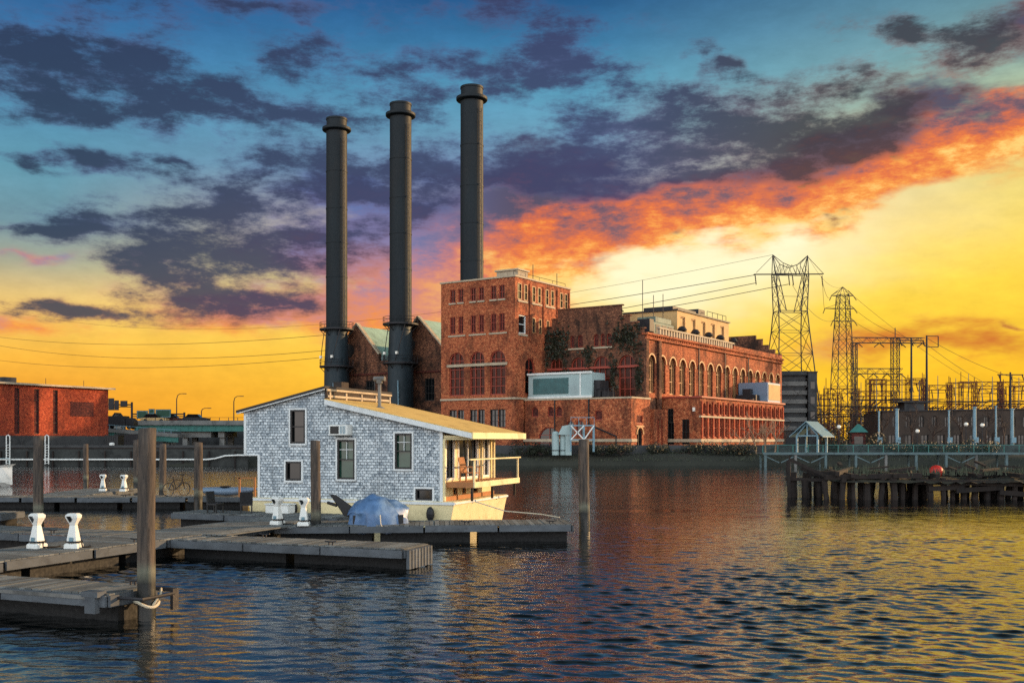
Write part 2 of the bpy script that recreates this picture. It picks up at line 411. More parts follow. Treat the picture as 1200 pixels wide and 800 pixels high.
def shinglemat():
    m, t, b = newmat('cedar_shingle')
    o = t.add('ShaderNodeTexCoord').outputs['Object']; x, y, z = t.sep(o)
    v = t.comb(t.m('ADD', x, t.m('MULTIPLY', y, .97)), z, 0)
    jit = t.noise(o, 3.0, 3, .6, out=1)
    v = t.vm('ADD', v, t.vm('MULTIPLY', t.vm('SUBTRACT', jit, (.5, .5, .5)), (.02, .035, 0)))
    br = t.add('ShaderNodeTexBrick'); t.l.new(v, br.inputs['Vector'])
    br.inputs['Color1'].default_value = S(218, 224, 226); br.inputs['Color2'].default_value = S(142, 153, 161); br.inputs['Mortar'].default_value = S(58, 66, 72)
    br.inputs['Scale'].default_value = 1.0; br.inputs['Brick Width'].default_value = .17; br.inputs['Row Height'].default_value = .118
    br.inputs['Mortar Size'].default_value = .009; br.inputs['Mortar Smooth'].default_value = .1; br.inputs['Bias'].default_value = -.15
    n = t.noise(o, 7.0, 4, .75); nb = t.noise(o, .8, 5, .65, .3)
    c = t.mix(t.rng(n, .55, .63, 0, .8), br.outputs['Color'], S(70, 80, 90))
    c = t.mix(t.rng(nb, .50, .68, 0, .35, True), c, S(92, 104, 118))
    st = t.noise(t.mapping(o, scale=(1, 1, .16)), 2.4, 5, .65)
    c = t.mix(t.rng(st, .52, .70, 0, .5, True), c, S(104, 108, 112))
    t.l.new(c, b.inputs['Base Color']); b.inputs['Roughness'].default_value = .85
    bp = t.add('ShaderNodeBump'); bp.inputs['Strength'].default_value = 1.0; bp.inputs['Distance'].default_value = .02
    t.l.new(t.m('SUBTRACT', 1.0, br.outputs['Fac']), bp.inputs['Height']); t.l.new(bp.outputs[0], b.inputs['Normal'])
    return m
def glassmat(name, c, rough=.08, spec=.6):
    m, t, b = newmat(name)
    o = t.add('ShaderNodeTexCoord').outputs['Object']; n = t.noise(o, 1.2, 3)
    t.l.new(t.mix(t.rng(n, .35, .65), tuple(x * .5 for x in c[:3]) + (1,), c), b.inputs['Base Color'])
    b.inputs['Roughness'].default_value = rough; b.inputs['Specular IOR Level'].default_value = spec
    bp = t.add('ShaderNodeBump'); bp.inputs['Strength'].default_value = .12; bp.inputs['Distance'].default_value = .05
    t.l.new(t.noise(o, .8, 2), bp.inputs['Height']); t.l.new(bp.outputs[0], b.inputs['Normal'])
    return m
M = dict(
    brick=brickmat('red_brick', S(212, 118, 74), S(178, 86, 54), S(54, 32, 26), S(236, 166, 112), .62),
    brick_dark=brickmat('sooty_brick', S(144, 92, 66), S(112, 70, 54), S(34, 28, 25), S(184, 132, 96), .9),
    brick_red=brickmat('crimson_brick', S(196, 84, 50), S(168, 66, 42), S(80, 36, 28), S(214, 116, 72), .5),
    brick_fill=brickmat('infill_brick', S(112, 52, 44), S(84, 42, 38), S(34, 24, 24), S(150, 84, 60), .4),
    stone=surf('pale_stone', S(178, 160, 134), .8, var=.2, dirt=S(110, 90, 74), dirt_amt=.4),
    concrete=surf('grey_concrete', S(118, 116, 112), .9, var=.25, scale=.7, dirt=S(58, 58, 56), dirt_amt=.7),
    concrete_dark=surf('dark_concrete', S(66, 66, 66), .9, var=.3, scale=.5, dirt=S(30, 30, 32), dirt_amt=.7),
    concrete_brown=surf('brown_render', S(64, 52, 44), .9, var=.4, scale=.6, dirt=S(30, 26, 24), dirt_amt=.8),
    seawall=surf('wet_stone', S(48, 50, 48), .8, var=.5, scale=1.2, bump=.5, dirt=S(18, 20, 20), dirt_amt=.8),
    stack=surf('stack_steel', S(34, 46, 52), .55, .25, var=.3, scale=.25, fine=3, stretch=(1, 1, .25), dirt=S(40, 48, 54), dirt_amt=.7),
    stack_dark=surf('dark_stack_steel', S(19, 27, 32), .6, .0, var=.5, scale=.5, stretch=(1, 1, .15), dirt=S(34, 30, 28), dirt_amt=.4, spec=.25),
    steel_dark=surf('dark_steel', S(46, 44, 46), .6, .4, var=.25),
    steel_tinted=surf('sunset_tinted_steel', S(98, 46, 32), .7, .2, var=.35, scale=3, dirt=S(60, 34, 26)),  # red cast of sun and sky put into the steel colour
    steel_pale=surf('pale_blue_steel', S(112, 142, 154), .5, .1, var=.15, dirt=S(90, 110, 120)),
    lattice=surf('lattice_steel', S(62, 56, 52), .6, .3, var=.2),
    unit_green=surf('aged_green_cladding', S(116, 128, 114), .7, var=.25, scale=.6, dirt=S(70, 72, 64), dirt_amt=.7),
    walk_grey=surf('grey_walkway_paint', S(84, 102, 104), .7, var=.25, dirt=S(56, 62, 62), dirt_amt=.6),
    white=surf('white_paint', S(222, 222, 216), .55, var=.1, dirt=S(140, 136, 124), dirt_amt=.35),
    cream=surf('cream_paint', S(224, 206, 158), .6, var=.12, scale=1.5, dirt=S(150, 132, 92), dirt_amt=.5),
    trim=surf('white_trim', S(214, 216, 214), .6, var=.12, dirt=S(140, 140, 134), dirt_amt=.3),
    roof_tan=surf('tan_roofing', S(208, 172, 98), .85, var=.15, scale=2, fine=30, dirt=S(120, 92, 54), dirt_amt=.4),
    roof_green=surf('grey_green_roofing', S(146, 172, 154), .7, var=.2, scale=.4, dirt=S(70, 82, 78)),
    roof_grey=surf('tar_roofing', S(60, 56, 54), .9, var=.3),
    tanbox=surf('ochre_render', S(196, 158, 104), .8, var=.15, scale=.6, dirt=S(128, 100, 66), dirt_amt=.4),
    palebox=surf('pale_cladding', S(160, 178, 176), .6, var=.1, scale=.5, dirt=S(130, 140, 140)),
    tealpanel=surf('teal_louvre', S(54, 92, 92), .5, var=.4, scale=.8, fine=5, dirt=S(30, 52, 54)),
    bluebox=surf('blue_grey_cladding', S(118, 136, 156), .5, .1, var=.12, scale=.6, dirt=S(90, 100, 112)),
    teal=surf('teal_girder_paint', S(56, 110, 102), .6, var=.2, dirt=S(40, 60, 56)),
    sign=surf('sign_green', S(18, 62, 44), .5, var=.1),
    asphalt=surf('asphalt', S(62, 62, 64), .9, var=.2),
    deckwood=surf('weathered_deck', S(100, 102, 100), .8, var=.35, scale=2.5, fine=20, stretch=(1, 1, 1), dirt=S(62, 60, 58), dirt_amt=.6, island=.38, bump=.3),
    fascia=surf('fascia_timber', S(80, 84, 88), .8, var=.35, scale=2, stretch=(1, 1, 2), dirt=S(56, 58, 62), dirt_amt=.7, island=.2, bump=.3),
    float=surf('dock_float', S(8, 8, 9), .7, var=.3),  # near black: shade under the docks put into the colour
    timber=surf('raw_timber', S(166, 110, 66), .75, var=.25, scale=3, stretch=(1, 1, .3), island=.15),
    darktimber=surf('old_timber', S(40, 32, 28), .9, var=.45, scale=2, fine=14, stretch=(1, 1, .25), dirt=S(24, 20, 20), dirt_amt=.8, bump=.6, island=.3),
    rubble=surf('overgrown_rubble', S(52, 48, 36), .95, var=.55, scale=2.5, dirt=S(28, 26, 22), dirt_amt=.8, bump=.8),
    tarp=surf('blue_tarp', S(82, 112, 150), .4, var=.4, scale=2.2, fine=5, dirt=S(140, 164, 186), dirt_amt=.5, bump=.5),
    black=surf('black_plastic', S(26, 26, 28), .5, var=.2),
    red=surf('red_float', S(190, 40, 30), .5, var=.15),
    rope=surf('pale_rope', S(200, 186, 160), .9, var=.2, fine=30, bump=.4),
    globe=surf('lamp_globe', S(236, 228, 214), .3, var=.04),
    glass=glassmat('dark_glass', S(34, 40, 44)),
    glass_warm=glassmat('brown_glass', S(84, 40, 28), .3, .15),
    glass_green=glassmat('green_glass', S(52, 88, 74), .1),
    glass_black=glassmat('black_glass', S(20, 24, 26), .1),
    frame_red=surf('red_window_frame', S(150, 62, 44), .6, var=.2),
    frame_tan=surf('tan_window_frame', S(172, 126, 82), .6, var=.2),
    frame_dark=surf('dark_window_frame', S(44, 40, 38), .6, var=.2),
    leaf=surf('dark_leaf', S(38, 42, 28), .6, var=.5, scale=3, bump=0, island=.5),
    ivy=surf('ivy_leaf', S(44, 44, 28), .6, var=.5, scale=2, bump=0, island=.5),
    drygrass=surf('dry_grass_blade', S(62, 66, 50), .8, var=.4, scale=1, bump=0, island=.4),
    bark=surf('pale_bark', S(150, 118, 92), .9, var=.3),
    bark_dark=surf('dark_bark', S(62, 48, 42), .9, var=.3),
    ground=surf('ground_earth', S(50, 50, 42), .95, var=.4, scale=.15, fine=2, dirt=S(42, 44, 36), dirt_amt=.6, bump=.4),
)
shingle = shinglemat()
def pilemat():
    m, t, b = newmat('pile_timber')
    o = t.add('ShaderNodeTexCoord').outputs['Object']; x, y, z = t.sep(o)
    n = t.noise(t.mapping(o, scale=(9, 9, .9)), 1.4, 5, .68, .4); nb = t.noise(o, 1.1, 4, .6)
    c = t.mix(t.rng(n, .34, .66), S(36, 31, 28), S(96, 82, 70)); c = t.mix(t.rng(nb, .45, .65, 0, .5), c, S(58, 52, 50))
    wl = t.m('MULTIPLY_ADD', t.m('SUBTRACT', nb, .5), .5, z)
    c = t.mix(t.m('MULTIPLY', t.rng(wl, 1.15, 1.0), .55), c, S(120, 122, 104)); c = t.mix(t.rng(wl, .95, .72), c, S(20, 21, 18))
    t.l.new(c, b.inputs['Base Color']); t.l.new(t.rng(wl, .4, .9, .35, .85), b.inputs['Roughness'])
    bp = t.add('ShaderNodeBump'); bp.inputs['Strength'].default_value = .7; bp.inputs['Distance'].default_value = .03
    t.l.new(n, bp.inputs['Height']); t.l.new(bp.outputs[0], b.inputs['Normal'])
    return m
M['pile'] = pilemat()
def ivy_leaves(mb, pts, size, n_each, spread):
    for p in pts:
        for _ in range(n_each):
            q = Vector(p) + Vector([random.gauss(0, spread) for _ in range(3)])
            a = Vector([random.uniform(-1, 1) for _ in range(3)]).normalized(); b_ = a.orthogonal().normalized()
            s_ = size * random.uniform(.6, 1.3)
            mb.add([q - a * s_, q + b_ * s_ * .6, q + a * s_, q - b_ * s_ * .6], [(0, 1, 2, 3)])
# ------------------------------------------------------------------ water and ground
def water_mat():
    m, t, b = newmat('river_water')
    p = t.add('ShaderNodeNewGeometry').outputs['Position']; x, y, z = t.sep(p)
    far = t.rng(y, 30, 50, 0, 1, True)
    side = t.rng(t.m('ABSOLUTE', x), 25, 31, 0, 1, True)
    far = t.m('MAXIMUM', far, side)
    big = t.noise(t.mapping(p, rot=(0, 0, .15), scale=(1.0, .62, 1)), .85, 4, .62, .2)
    fine = t.noise(t.mapping(p, rot=(0, 0, .2), scale=(.75, 1.35, 1)), 6.5, 3, .55, .2)
    h = t.m('ADD', t.m('MULTIPLY', big, t.m('MULTIPLY', far, .055)), t.m('MULTIPLY', fine, .011))
    patch = t.noise(t.mapping(p, rot=(0, 0, -.1), scale=(.28, 1.3, 1)), .16, 5, .65)
    bp = t.add('ShaderNodeBump'); bp.inputs['Distance'].default_value = 1.0
    t.l.new(t.rng(patch, .36, .64, .35, 1.2), bp.inputs['Strength'])
    t.l.new(h, bp.inputs['Height']); t.l.new(bp.outputs[0], b.inputs['Normal'])
    b.inputs['Base Color'].default_value = S(5, 11, 13); b.inputs['Roughness'].default_value = .03
    b.inputs['IOR'].default_value = 3.2; b.inputs['Specular IOR Level'].default_value = .5
    return m
X0, X1, Y0, Y1 = -26.0, 28.0, 9.0, 50.0
nx, ny = 1040, 860
ys = np.linspace(0, 1, ny) ** 1.35 * (Y1 - Y0) + Y0
xs = np.linspace(X0, X1, nx)
XX, YY = np.meshgrid(xs, ys)
rs = np.random.RandomState(3)
Z = np.zeros_like(XX); DX = np.zeros_like(XX); DY = np.zeros_like(XX)
NC = 64
for i in range(NC):
    lam = .23 * (.95 / .23) ** (i / (NC - 1)); k = 2 * PI / lam
    th = -PI / 2 - .22 + rs.normal(0, .42); slope = .0195 * (1.0 if lam < .7 else .6) * rs.uniform(.6, 1.3)
    a = slope / k; ph = rs.uniform(0, 2 * PI)
    arg = k * (math.cos(th) * XX + math.sin(th) * YY) + ph
    Z += a * np.cos(arg); s_ = a * np.sin(arg) * 1.0; DX -= math.cos(th) * s_; DY -= math.sin(th) * s_
# gusts: patches of calmer and rougher water
gust = 1.0 + .40 * np.sin(XX * .19 + YY * .11 + 1.0) * np.sin(YY * .23 - XX * .07) + .14 * np.sin(XX * .47 - YY * .31)
edge = np.clip((Y1 - YY) / 22, 0, 1) * np.clip((XX - X0) / 5, 0, 1) * np.clip((X1 - XX) / 5, 0, 1) * np.clip((YY - Y0) / 1.5, 0, 1)
A = gust * edge; Z *= A; DX *= A; DY *= A
V = np.stack([XX + DX, YY + DY, Z], -1).reshape(-1, 3)
idx = np.arange(nx * ny).reshape(ny, nx)
Q = np.stack([idx[:-1, :-1], idx[:-1, 1:], idx[1:, 1:], idx[1:, :-1]], -1).reshape(-1, 4)
R_ = 4500.0
b0 = len(V)
V = np.vstack([V, [[-R_, -600, 0], [R_, -600, 0], [R_, R_, 0], [-R_, R_, 0]]])
# flat water round the rippled part: four trapezia meeting its corners
cn = [idx[0, 0], idx[0, -1], idx[-1, -1], idx[-1, 0]]
ring = np.array([[b0, b0 + 1, cn[1], cn[0]], [b0 + 1, b0 + 2, cn[2], cn[1]], [b0 + 2, b0 + 3, cn[3], cn[2]], [b0 + 3, b0, cn[0], cn[3]]])
Q = np.vstack([Q, ring])
me = bpy.data.meshes.new('water'); me.vertices.add(len(V)); me.loops.add(Q.size); me.polygons.add(len(Q))
me.vertices.foreach_set('co', V.astype(np.float32).ravel()); me.loops.foreach_set('vertex_index', Q.astype(np.int32).ravel())
me.polygons.foreach_set('loop_start', np.arange(0, Q.size, 4, dtype=np.int32)); me.polygons.foreach_set('loop_total', np.full(len(Q), 4, np.int32))
me.polygons.foreach_set('use_smooth', np.ones(len(Q), bool)); me.update(calc_edges=True); me.validate()
wo = bpy.data.objects.new('water', me); col.objects.link(wo); me.materials.append(water_mat()); wo['kind'] = 'structure'

# far shore: one sheet of ground with a sloping stony bank
g = MB()
SH = 119.0
def shore(x): return SH + .9 * math.sin(x * .21) + .6 * math.sin(x * .57 + 1) + (5.5 if x > 62 else 0) * min(1, max(0, (x - 62) / 25))
xs_ = [-2500, -600, -200] + [(-130 + i * 2.5) for i in range(105)] + [200, 600, 2500]
prof = [(-.8, -.6), (.0, .0), (.5, .38), (1.3, .85), (2.6, 1.15), (4.5, 1.45), (8.0, 1.75), (2600, 1.8)]
vs = []
for i, x in enumerate(xs_):
    for j, (o, z) in enumerate(prof):
        jit = 0 if j in (0, 7) else random.uniform(-.14, .14)
        vs.append((x, shore(x) + o + jit, z + (random.uniform(-.10, .14) if 1 < j < 6 else 0)))
n = len(prof)
g.add(vs, [(i * n + j, (i + 1) * n + j, (i + 1) * n + j + 1, i * n + j + 1) for i in range(len(xs_) - 1) for j in range(n - 1)])
g.solo('ground', M['ground'], None, None, kind='structure', smooth=True)
# ------------------------------------------------------------------ the power station
PF = Frame((.4, 130.0), ang_of(.835, -.55))
U = Vector((1, 0, 0)); Vv = Vector((0, 1, 0)); FA = -Vv; FB = U      # the two faces seen: front (-v) and side (+u)
GZ = 1.2
def block(mb, u0, u1, v0, v1, z1, holesA=(), holesB=(), depth=.35, topA=None, z0=GZ, roof=True):
    outA = [(u0, z0), (u1, z0)] + (topA or [(u1, z1), (u0, z1)])
    wall(mb, (0, v0, 0), U, FA, outA, holesA, depth)
    wall(mb, (u1, 0, 0), Vv, FB, [(v0, z0), (v1, z0), (v1, z1), (v0, z1)], holesB, depth)
    mb.add([(u0, v0, z0), (u0, v1, z0), (u0, v1, z1), (u0, v0, z1), (u1, v1, z0), (u1, v1, z1)], [(0, 1, 2, 3), (1, 4, 5, 2)])
    if roof: mb.add([(u0, v0, z1 - .5), (u1, v0, z1 - .5), (u1, v1, z1 - .5), (u0, v1, z1 - .5)], [(0, 1, 2, 3)])

# --- square tower
T = Thing('tower_building', 'tall square red brick block with rows of windows, right of the chimneys', 'building', (-11.8, 0, GZ), PF)
w = MB(); L = 11.8
def fx(f): return -L + L * f
bays = [(.125, .20, .24, .31), (.41, .48, .52, .59), (.68, .755, .79, .865)]
A1, B1 = [], []
for a, b, c, d in bays:
    for s0, s1 in ((a, b), (c, d)):
        A1.append((rect(fx(s0), fx(s1), 21.05, 22.8), 'up')); A1.append((rect(fx(s0), fx(s1), 16.9, 19.2), 'mid'))
    A1.append((arch(fx(a - .01), fx(d + .01), 8.75, 14.5), 'arch'))
    A1.append((rect(fx(a - .01), fx(b + .02), 4.6, 6.9), 'low')); A1.append((rect(fx(c - .01), fx(d + .01), 4.6, 6.9), 'low'))
VB = 13.9
for s0, s1 in ((.04, .11), (.15, .21), (.29, .35), (.39, .45), (.53, .59), (.63, .69), (.80, .86), (.89, .95)):
    B1.append((rect(VB * s0, VB * s1, 20.9, 23.0), 'up'))
B1.append((rect(VB * .06, VB * .19, 16.6, 19.0), 'dark'))
for s0, s1 in ((.29, .35), (.41, .46), (.55, .60)): B1.append((rect(VB * s0, VB * s1, 16.9, 18.9), 'up'))
B1.append((arch(VB * .17, VB * .34, 8.9, 13.6), 'arch'))
block(w, -L, 0, 0, VB, 23.7, [h for h, k in A1], [h for h, k in B1], .3)
w.part('wall', M['brick'], T)
for h, k in A1:
    if k == 'arch': window(T, (0, 0, 0), U, FA, h, .28, M['frame_red'], M['glass_warm'], 3, 5, .14)
    elif k == 'low': window(T, (0, 0, 0), U, FA, h, .28, M['frame_dark'], M['glass'], 2, 3, .1)
    else: window(T, (0, 0, 0), U, FA, h, .22, M['frame_red'], M['brick_fill'] if k == 'mid' else M['glass_warm'], 2, 2, .1)
for h, k in B1:
    if k == 'arch': window(T, (0, 0, 0), Vv, FB, h, .28, M['frame_red'], M['glass_black'], 2, 3, .14)
    elif k == 'dark': window(T, (0, 0, 0), Vv, FB, h, .28, M['white'], M['glass_black'], 1, 2, .14)
    else: window(T, (0, 0, 0), Vv, FB, h, .1, M['frame_tan'], M['glass'], 1, 2, .1)
for h, k in A1:
    s0, s1, z0 = h[0][0], h[1][0], h[0][1]
    if k == 'up': MB().box(s0 - .12, s1 + .12, -.14, .1, z0 - .22, z0 - .02).part('sill', M['stone'], T)
for a, b, c, d in bays:
    MB().box(fx(a - .02), fx(d + .03), -.1, .12, 16.55, 16.75).part('sill', M['stone'], T)
MB().box(fx(.09), fx(.90), -.18, .1, 12.55, 12.9).part('stone_band', M['stone'], T)
m_ = MB(); m_.box(-L - .05, .1, -.16, .1, 8.15, 8.4); m_.box(-.1, .16, .11, 9.0, 8.15, 8.4); m_.part('stone_band', M['stone'], T)
for s0, s1 in ((.05, .20), (.29, .45), (.53, .69), (.8, .95)): MB().box(-.1, .12, VB * s0 - .1, VB * s1 + .1, 20.6, 20.82).part('sill', M['stone'], T)
MB().box(-.1, .12, VB * .05, VB * .2, 16.3, 16.55).part('sill', M['stone'], T)
m_ = MB()
for s_ in (.25, .49, .745, .97): m_.box(-.02, .16, VB * s_ - .13, VB * s_ + .13, 15.8, 23.2)
m_.part('pilaster', M['brick'], T)
m_ = MB(); m_.box(-L - .12, .14, -.14, .3, 23.69, 23.9); m_.box(-.3, .14, .31, VB + .1, 23.69, 23.9); m_.box(-L - .12, -L + .3, .31, VB, 23.69, 23.9); m_.box(-L + .31, -.31, VB - .3, VB + .1, 23.69, 23.9)
m_.part('coping', M['stone'], T)
m_ = MB(); m_.box(-4.2, -.9, 2.0, 4.4, 23.2, 24.9); m_.box(-4.4, -.7, 1.8, 4.6, 24.9, 25.1); m_.part('roof_hatch', M['stone'], T)
m_ = MB(); m_.path([(-.6, 5.2, 23.2), (-.6, 5.2, 26)], .05); m_.path([(-.4, 11, 23.2), (-.4, 11, 25.6)], .05); m_.part('mast', M['steel_dark'], T)
m_ = MB()
for v_ in (.4, 3.2, 6.6, 10, 13.4): m_.path([(-.5, v_, 23.9), (-.5, v_, 24.5)], .03, 4)
m_.path([(-.5, .4, 24.5), (-.5, 13.4, 24.5)], .03, 4); m_.part('railing', M['steel_dark'], T)

# --- turbine hall with stepped gable, long arcade side and low annexes
Hh = Thing('turbine_hall', 'long red brick hall with stepped gable, arched windows and low annexes', 'building', (0, 7.2, GZ), PF)
HU, HV0, HV1, EV = 14.6, 7.2, 58.8, 16.4
w = MB(); A2 = []
cx = HU / 2
for s0, s1 in ((.055, .185), (.27, .42), (.50, .665), (.75, .91)): A2.append((arch(HU * s0, HU * s1, 8.0, 13.7, 10), 'arch'))
for s0, s1 in ((.265, .31), (.345, .395), (.505, .555), (.575, .615), (.635, .68)): A2.append((arch(HU * s0, HU * s1, 15.0, 16.6, 6), 'small'))
stp = [(HU, EV), (HU, 16.9), (HU - .95, 16.9), (HU - .95, 17.7), (HU - 2.0, 17.7), (HU - 2.0, 18.6), (HU - 3.1, 18.6), (HU - 3.1, 20.0),
       (2.0, 20.0), (2.0, 18.8), (1.1, 18.8), (1.1, 17.8), (.25, 17.8), (.25, 16.8), (0, 16.8), (0, EV)]
B2 = []
for k in range(16):
    v0 = 8.0 + 3.18 * k
    if v0 < 57: B2.append((arch(v0, v0 + 1.95, 8.9, 13.7, 10), 'arc'))
block(w, 0, HU, HV0, HV1, EV, [h for h, k in A2], [h for h, k in B2], .5, stp[1:-1] + [(0, EV)], roof=False)
w.add([(0, HV1, EV - .02), (HU, HV1, EV - .02)] + [(a, HV1, b) for a, b in stp[1:-1]], [tuple(range(16))])
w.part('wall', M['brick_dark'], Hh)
# the arcade side has lighter, redder brick: a facing of its own between the bays
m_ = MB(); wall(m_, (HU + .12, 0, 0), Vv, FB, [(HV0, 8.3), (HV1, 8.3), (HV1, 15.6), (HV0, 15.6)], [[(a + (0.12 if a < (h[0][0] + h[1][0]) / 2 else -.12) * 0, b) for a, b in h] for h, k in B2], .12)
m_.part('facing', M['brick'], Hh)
for h, k in A2: window(Hh, (0, HV0, 0), U, FA, h, .4 if k == 'arch' else .25, M['frame_red'], M['glass_warm'] if k == 'arch' else M['brick_fill'], 3 if k == 'arch' else 1, 4 if k == 'arch' else 1, .14 if k == 'arch' else .08)
for h, k in B2:
    wi = window(Hh, (HU + .12, 0, 0), Vv, FB, h, .45, M['frame_tan'], M['glass_black'], 3, 3, .17, zbar=[12.4, 10.6])
    c = (h[0][0] + h[1][0]) / 2; zs = 13.7 - .975; m_ = MB(); n = 12; q = []
    for i in range(n + 1): q.append((1.0, PI * i / n))
    ring_ = [(HU + .13, c + r * math.cos(t0), zs + r * math.sin(t0)) for r, t0 in [(1.0, PI * i / n) for i in range(n + 1)] + [(1.22, PI * (n - i) / n) for i in range(n + 1)]]
    m_.prism(ring_, (.09, 0, 0)); m_.part('arch_trim', M['frame_tan'], Hh, wi)
MB().box(HU * .03, HU * .95, HV0 - .14, HV0 + .1, 12.1, 12.4).part('stone_band', M['frame_red'], Hh)
m_ = MB(); m_.box(HU * .25, HU * .41, HV0 - .12, HV0 + .1, 14.7, 14.9); m_.box(HU * .49, HU * .69, HV0 - .12, HV0 + .1, 14.7, 14.9); m_.part('sill', M['stone'], Hh)
m_ = MB(); m_.box(HU + .1, HU + .42, HV0 - .1, HV1, 15.6, 15.85); m_.box(HU - .3, HU + .55, HV0 - .15, HV1 + .1, 16.15, 16.42)
for k in range(86): v0 = HV0 + .1 + k * .6; m_.box(HU + .1, HU + .36, v0, v0 + .28, 15.852, 16.14)
m_.part('cornice', M['brick'], Hh)
m_ = MB()
for k in range(30): v0 = HV0 + 4.0 + k * .85; m_.box(HU - .1, HU + .25, v0, v0 + .38, 16.43, 17.2)
m_.box(HU - .15, HU + .32, HV0 + 3.8, HV0 + 29.6, 17.2, 17.42); m_.part('parapet', M['stone'], Hh)
MB().box(HU - .1, HU + .2, HV0 + 29.7, HV1, 16.43, 17.0).part('parapet', M['brick'], Hh)
# rear stepped gable rising over the roof
m_ = MB(); m_.prism([(a, HV1 - .6, b) for a, b in [(0, EV - .01), (HU, EV - .01)] + [(HU + .2, 17.3), (HU - .9, 17.3), (HU - .9, 18.1), (HU - 2, 18.1), (HU - 2, 18.9), (HU - 3.1, 18.9), (HU - 3.1, 19.7), (HU - 4.2, 19.7), (HU - 4.2, 20.6), (4, 20.6), (4, 19), (2, 19), (2, 17.5), (0, 17.5)]], (0, .5, 0)); m_.part('gable', M['brick_dark'], Hh)
m_ = MB(); m_.add([(.3, HV0 + .5, 16.3), (cx, HV0 + .5, 18.2), (HU - .3, HV0 + .5, 16.3), (.3, HV1 - .6, 16.3), (cx, HV1 - .6, 18.2), (HU - .3, HV1 - .6, 16.3)], [(0, 1, 4, 3), (1, 2, 5, 4)]); m_.part('roof', M['roof_grey'], Hh)
# pilaster and downpipes of the arcade
m_ = MB(); m_.box(HU - .05, HU + .3, HV0 - .05, HV0 + .7, 8.0, 15.6); m_.box(HU + .12, HU + .5, HV0 + 3.3, HV0 + 4.0, GZ, 15.6); m_.part('pilaster', M['brick_dark'], Hh)
m_ = MB(); [m_.path([(HU + .3, v0, 8.4), (HU + .3, v0, 15.7)], .09) for v0 in (23.6, 33.2, 42.7)]; m_.part('downpipe', M['steel_dark'], Hh)
# coping of the stepped gable
m_ = MB()
for i in range(1, len(stp) - 2):
    (a0, b0), (a1, b1) = stp[i], stp[i + 1]
    if abs(b0 - b1) < .01: m_.box(min(a0, a1) - .06, max(a0, a1) + .06, HV0 - .1, HV0 + .45, b0 + .003, b0 + .16)
m_.part('coping', M['brick_dark'], Hh)
# front annex
NU, NV0, NV1, NZ = 15.4, 2.0, 7.15, 8.0
A3 = [(arch(2.2, 5.4, 1.6, 4.6), 'd'), (arch(6.3, 7.5, 3.5, 5.4), 'a'), (arch(7.7, 8.9, 3.5, 5.4), 'a'), (arch(1.2, 2.2, 5.9, 7.2, 5), 'b'), (arch(3.6, 4.5, 5.9, 7.2, 5), 'b'), (arch(4.8, 5.7, 5.9, 7.2, 5), 'b'), (rect(10.4, 11.4, 5.4, 6.6), 'b')]
w = MB(); B3 = [(arch(3.5, 5.0, 1.5, 4.4), 'door'), (rect(3.4, 5.1, 5.0, 6.0), 'b')]
block(w, 0.2, NU, NV0, NV1, NZ, [h for h, k in A3], [h for h, k in B3], .3)
block(w, HU + .2, NU + .5, NV1 + .005, 11.2, NZ - 1.2, [], [(rect(8.2, 8.8, 2.2, 5.6)), (rect(9.3, 9.9, 2.2, 5.6))], .3)
an = w.part('annex', M['brick'], Hh)
for h, k in A3: window(Hh, (0, NV0, 0), U, FA, h, .26, M['frame_red'], M['brick_fill'] if k == 'b' else M['glass_black'], 1 if k == 'b' else 2, 1 if k == 'b' else 3, .1, parent=an)
window(Hh, (NU, 0, 0), Vv, FB, B3[0][0], .26, M['frame_dark'], M['glass_black'], 2, 1, .12, parent=an, name='door')
window(Hh, (NU, 0, 0), Vv, FB, B3[1][0], .2, M['frame_red'], M['brick_fill'], 3, 1, .08, parent=an)
for a, b in ((8.2, 8.8), (9.3, 9.9)): window(Hh, (NU + .5, 0, 0), Vv, FB, rect(a, b, 2.2, 5.6), .26, M['frame_red'], M['glass_black'], 1, 3, .1, parent=an)
m_ = MB(); m_.box(.1, NU + .1, NV0 - .1, NV0 + .3, NZ, NZ + .2); m_.box(NU - .3, NU + .1, NV0 + .31, NV1, NZ, NZ + .2); m_.part('coping', M['stone'], Hh, an)
m_ = MB(); m_.box(0, NU + .12, NV0 - .12, NV0 + .1, 2.75, 3.1); m_.box(NU - .1, NU + .12, NV0 + .101, NV0 + 1.35, 2.75, 3.1); m_.part('stone_band', M['stone'], Hh, an)
m_ = MB(); m_.box(NU, NU + .12, 3.2, 5.3, 4.55, 4.75)
for q in range(9):
    t0 = PI * (q + .5) / 9; m_.cbox((NU + .05, 4.25 + .92 * math.cos(t0), 3.65 + .92 * math.sin(t0)), .12, .3, .22, rx=t0 - PI / 2)
m_.part('door_surround', M['frame_tan'], Hh, an)
m_ = MB(); m_.path([(4.7, NV0 - .1, 8), (4.7, NV0 - .1, 1.5)], .08); m_.path([(9.6, NV0 - .1, 8), (9.6, NV0 - .1, 4.9), (13.4, NV0 - .1, 3.4), (13.4, NV0 - .1, 1.8)], .1); m_.part('downpipe', M['steel_dark'], Hh, an)
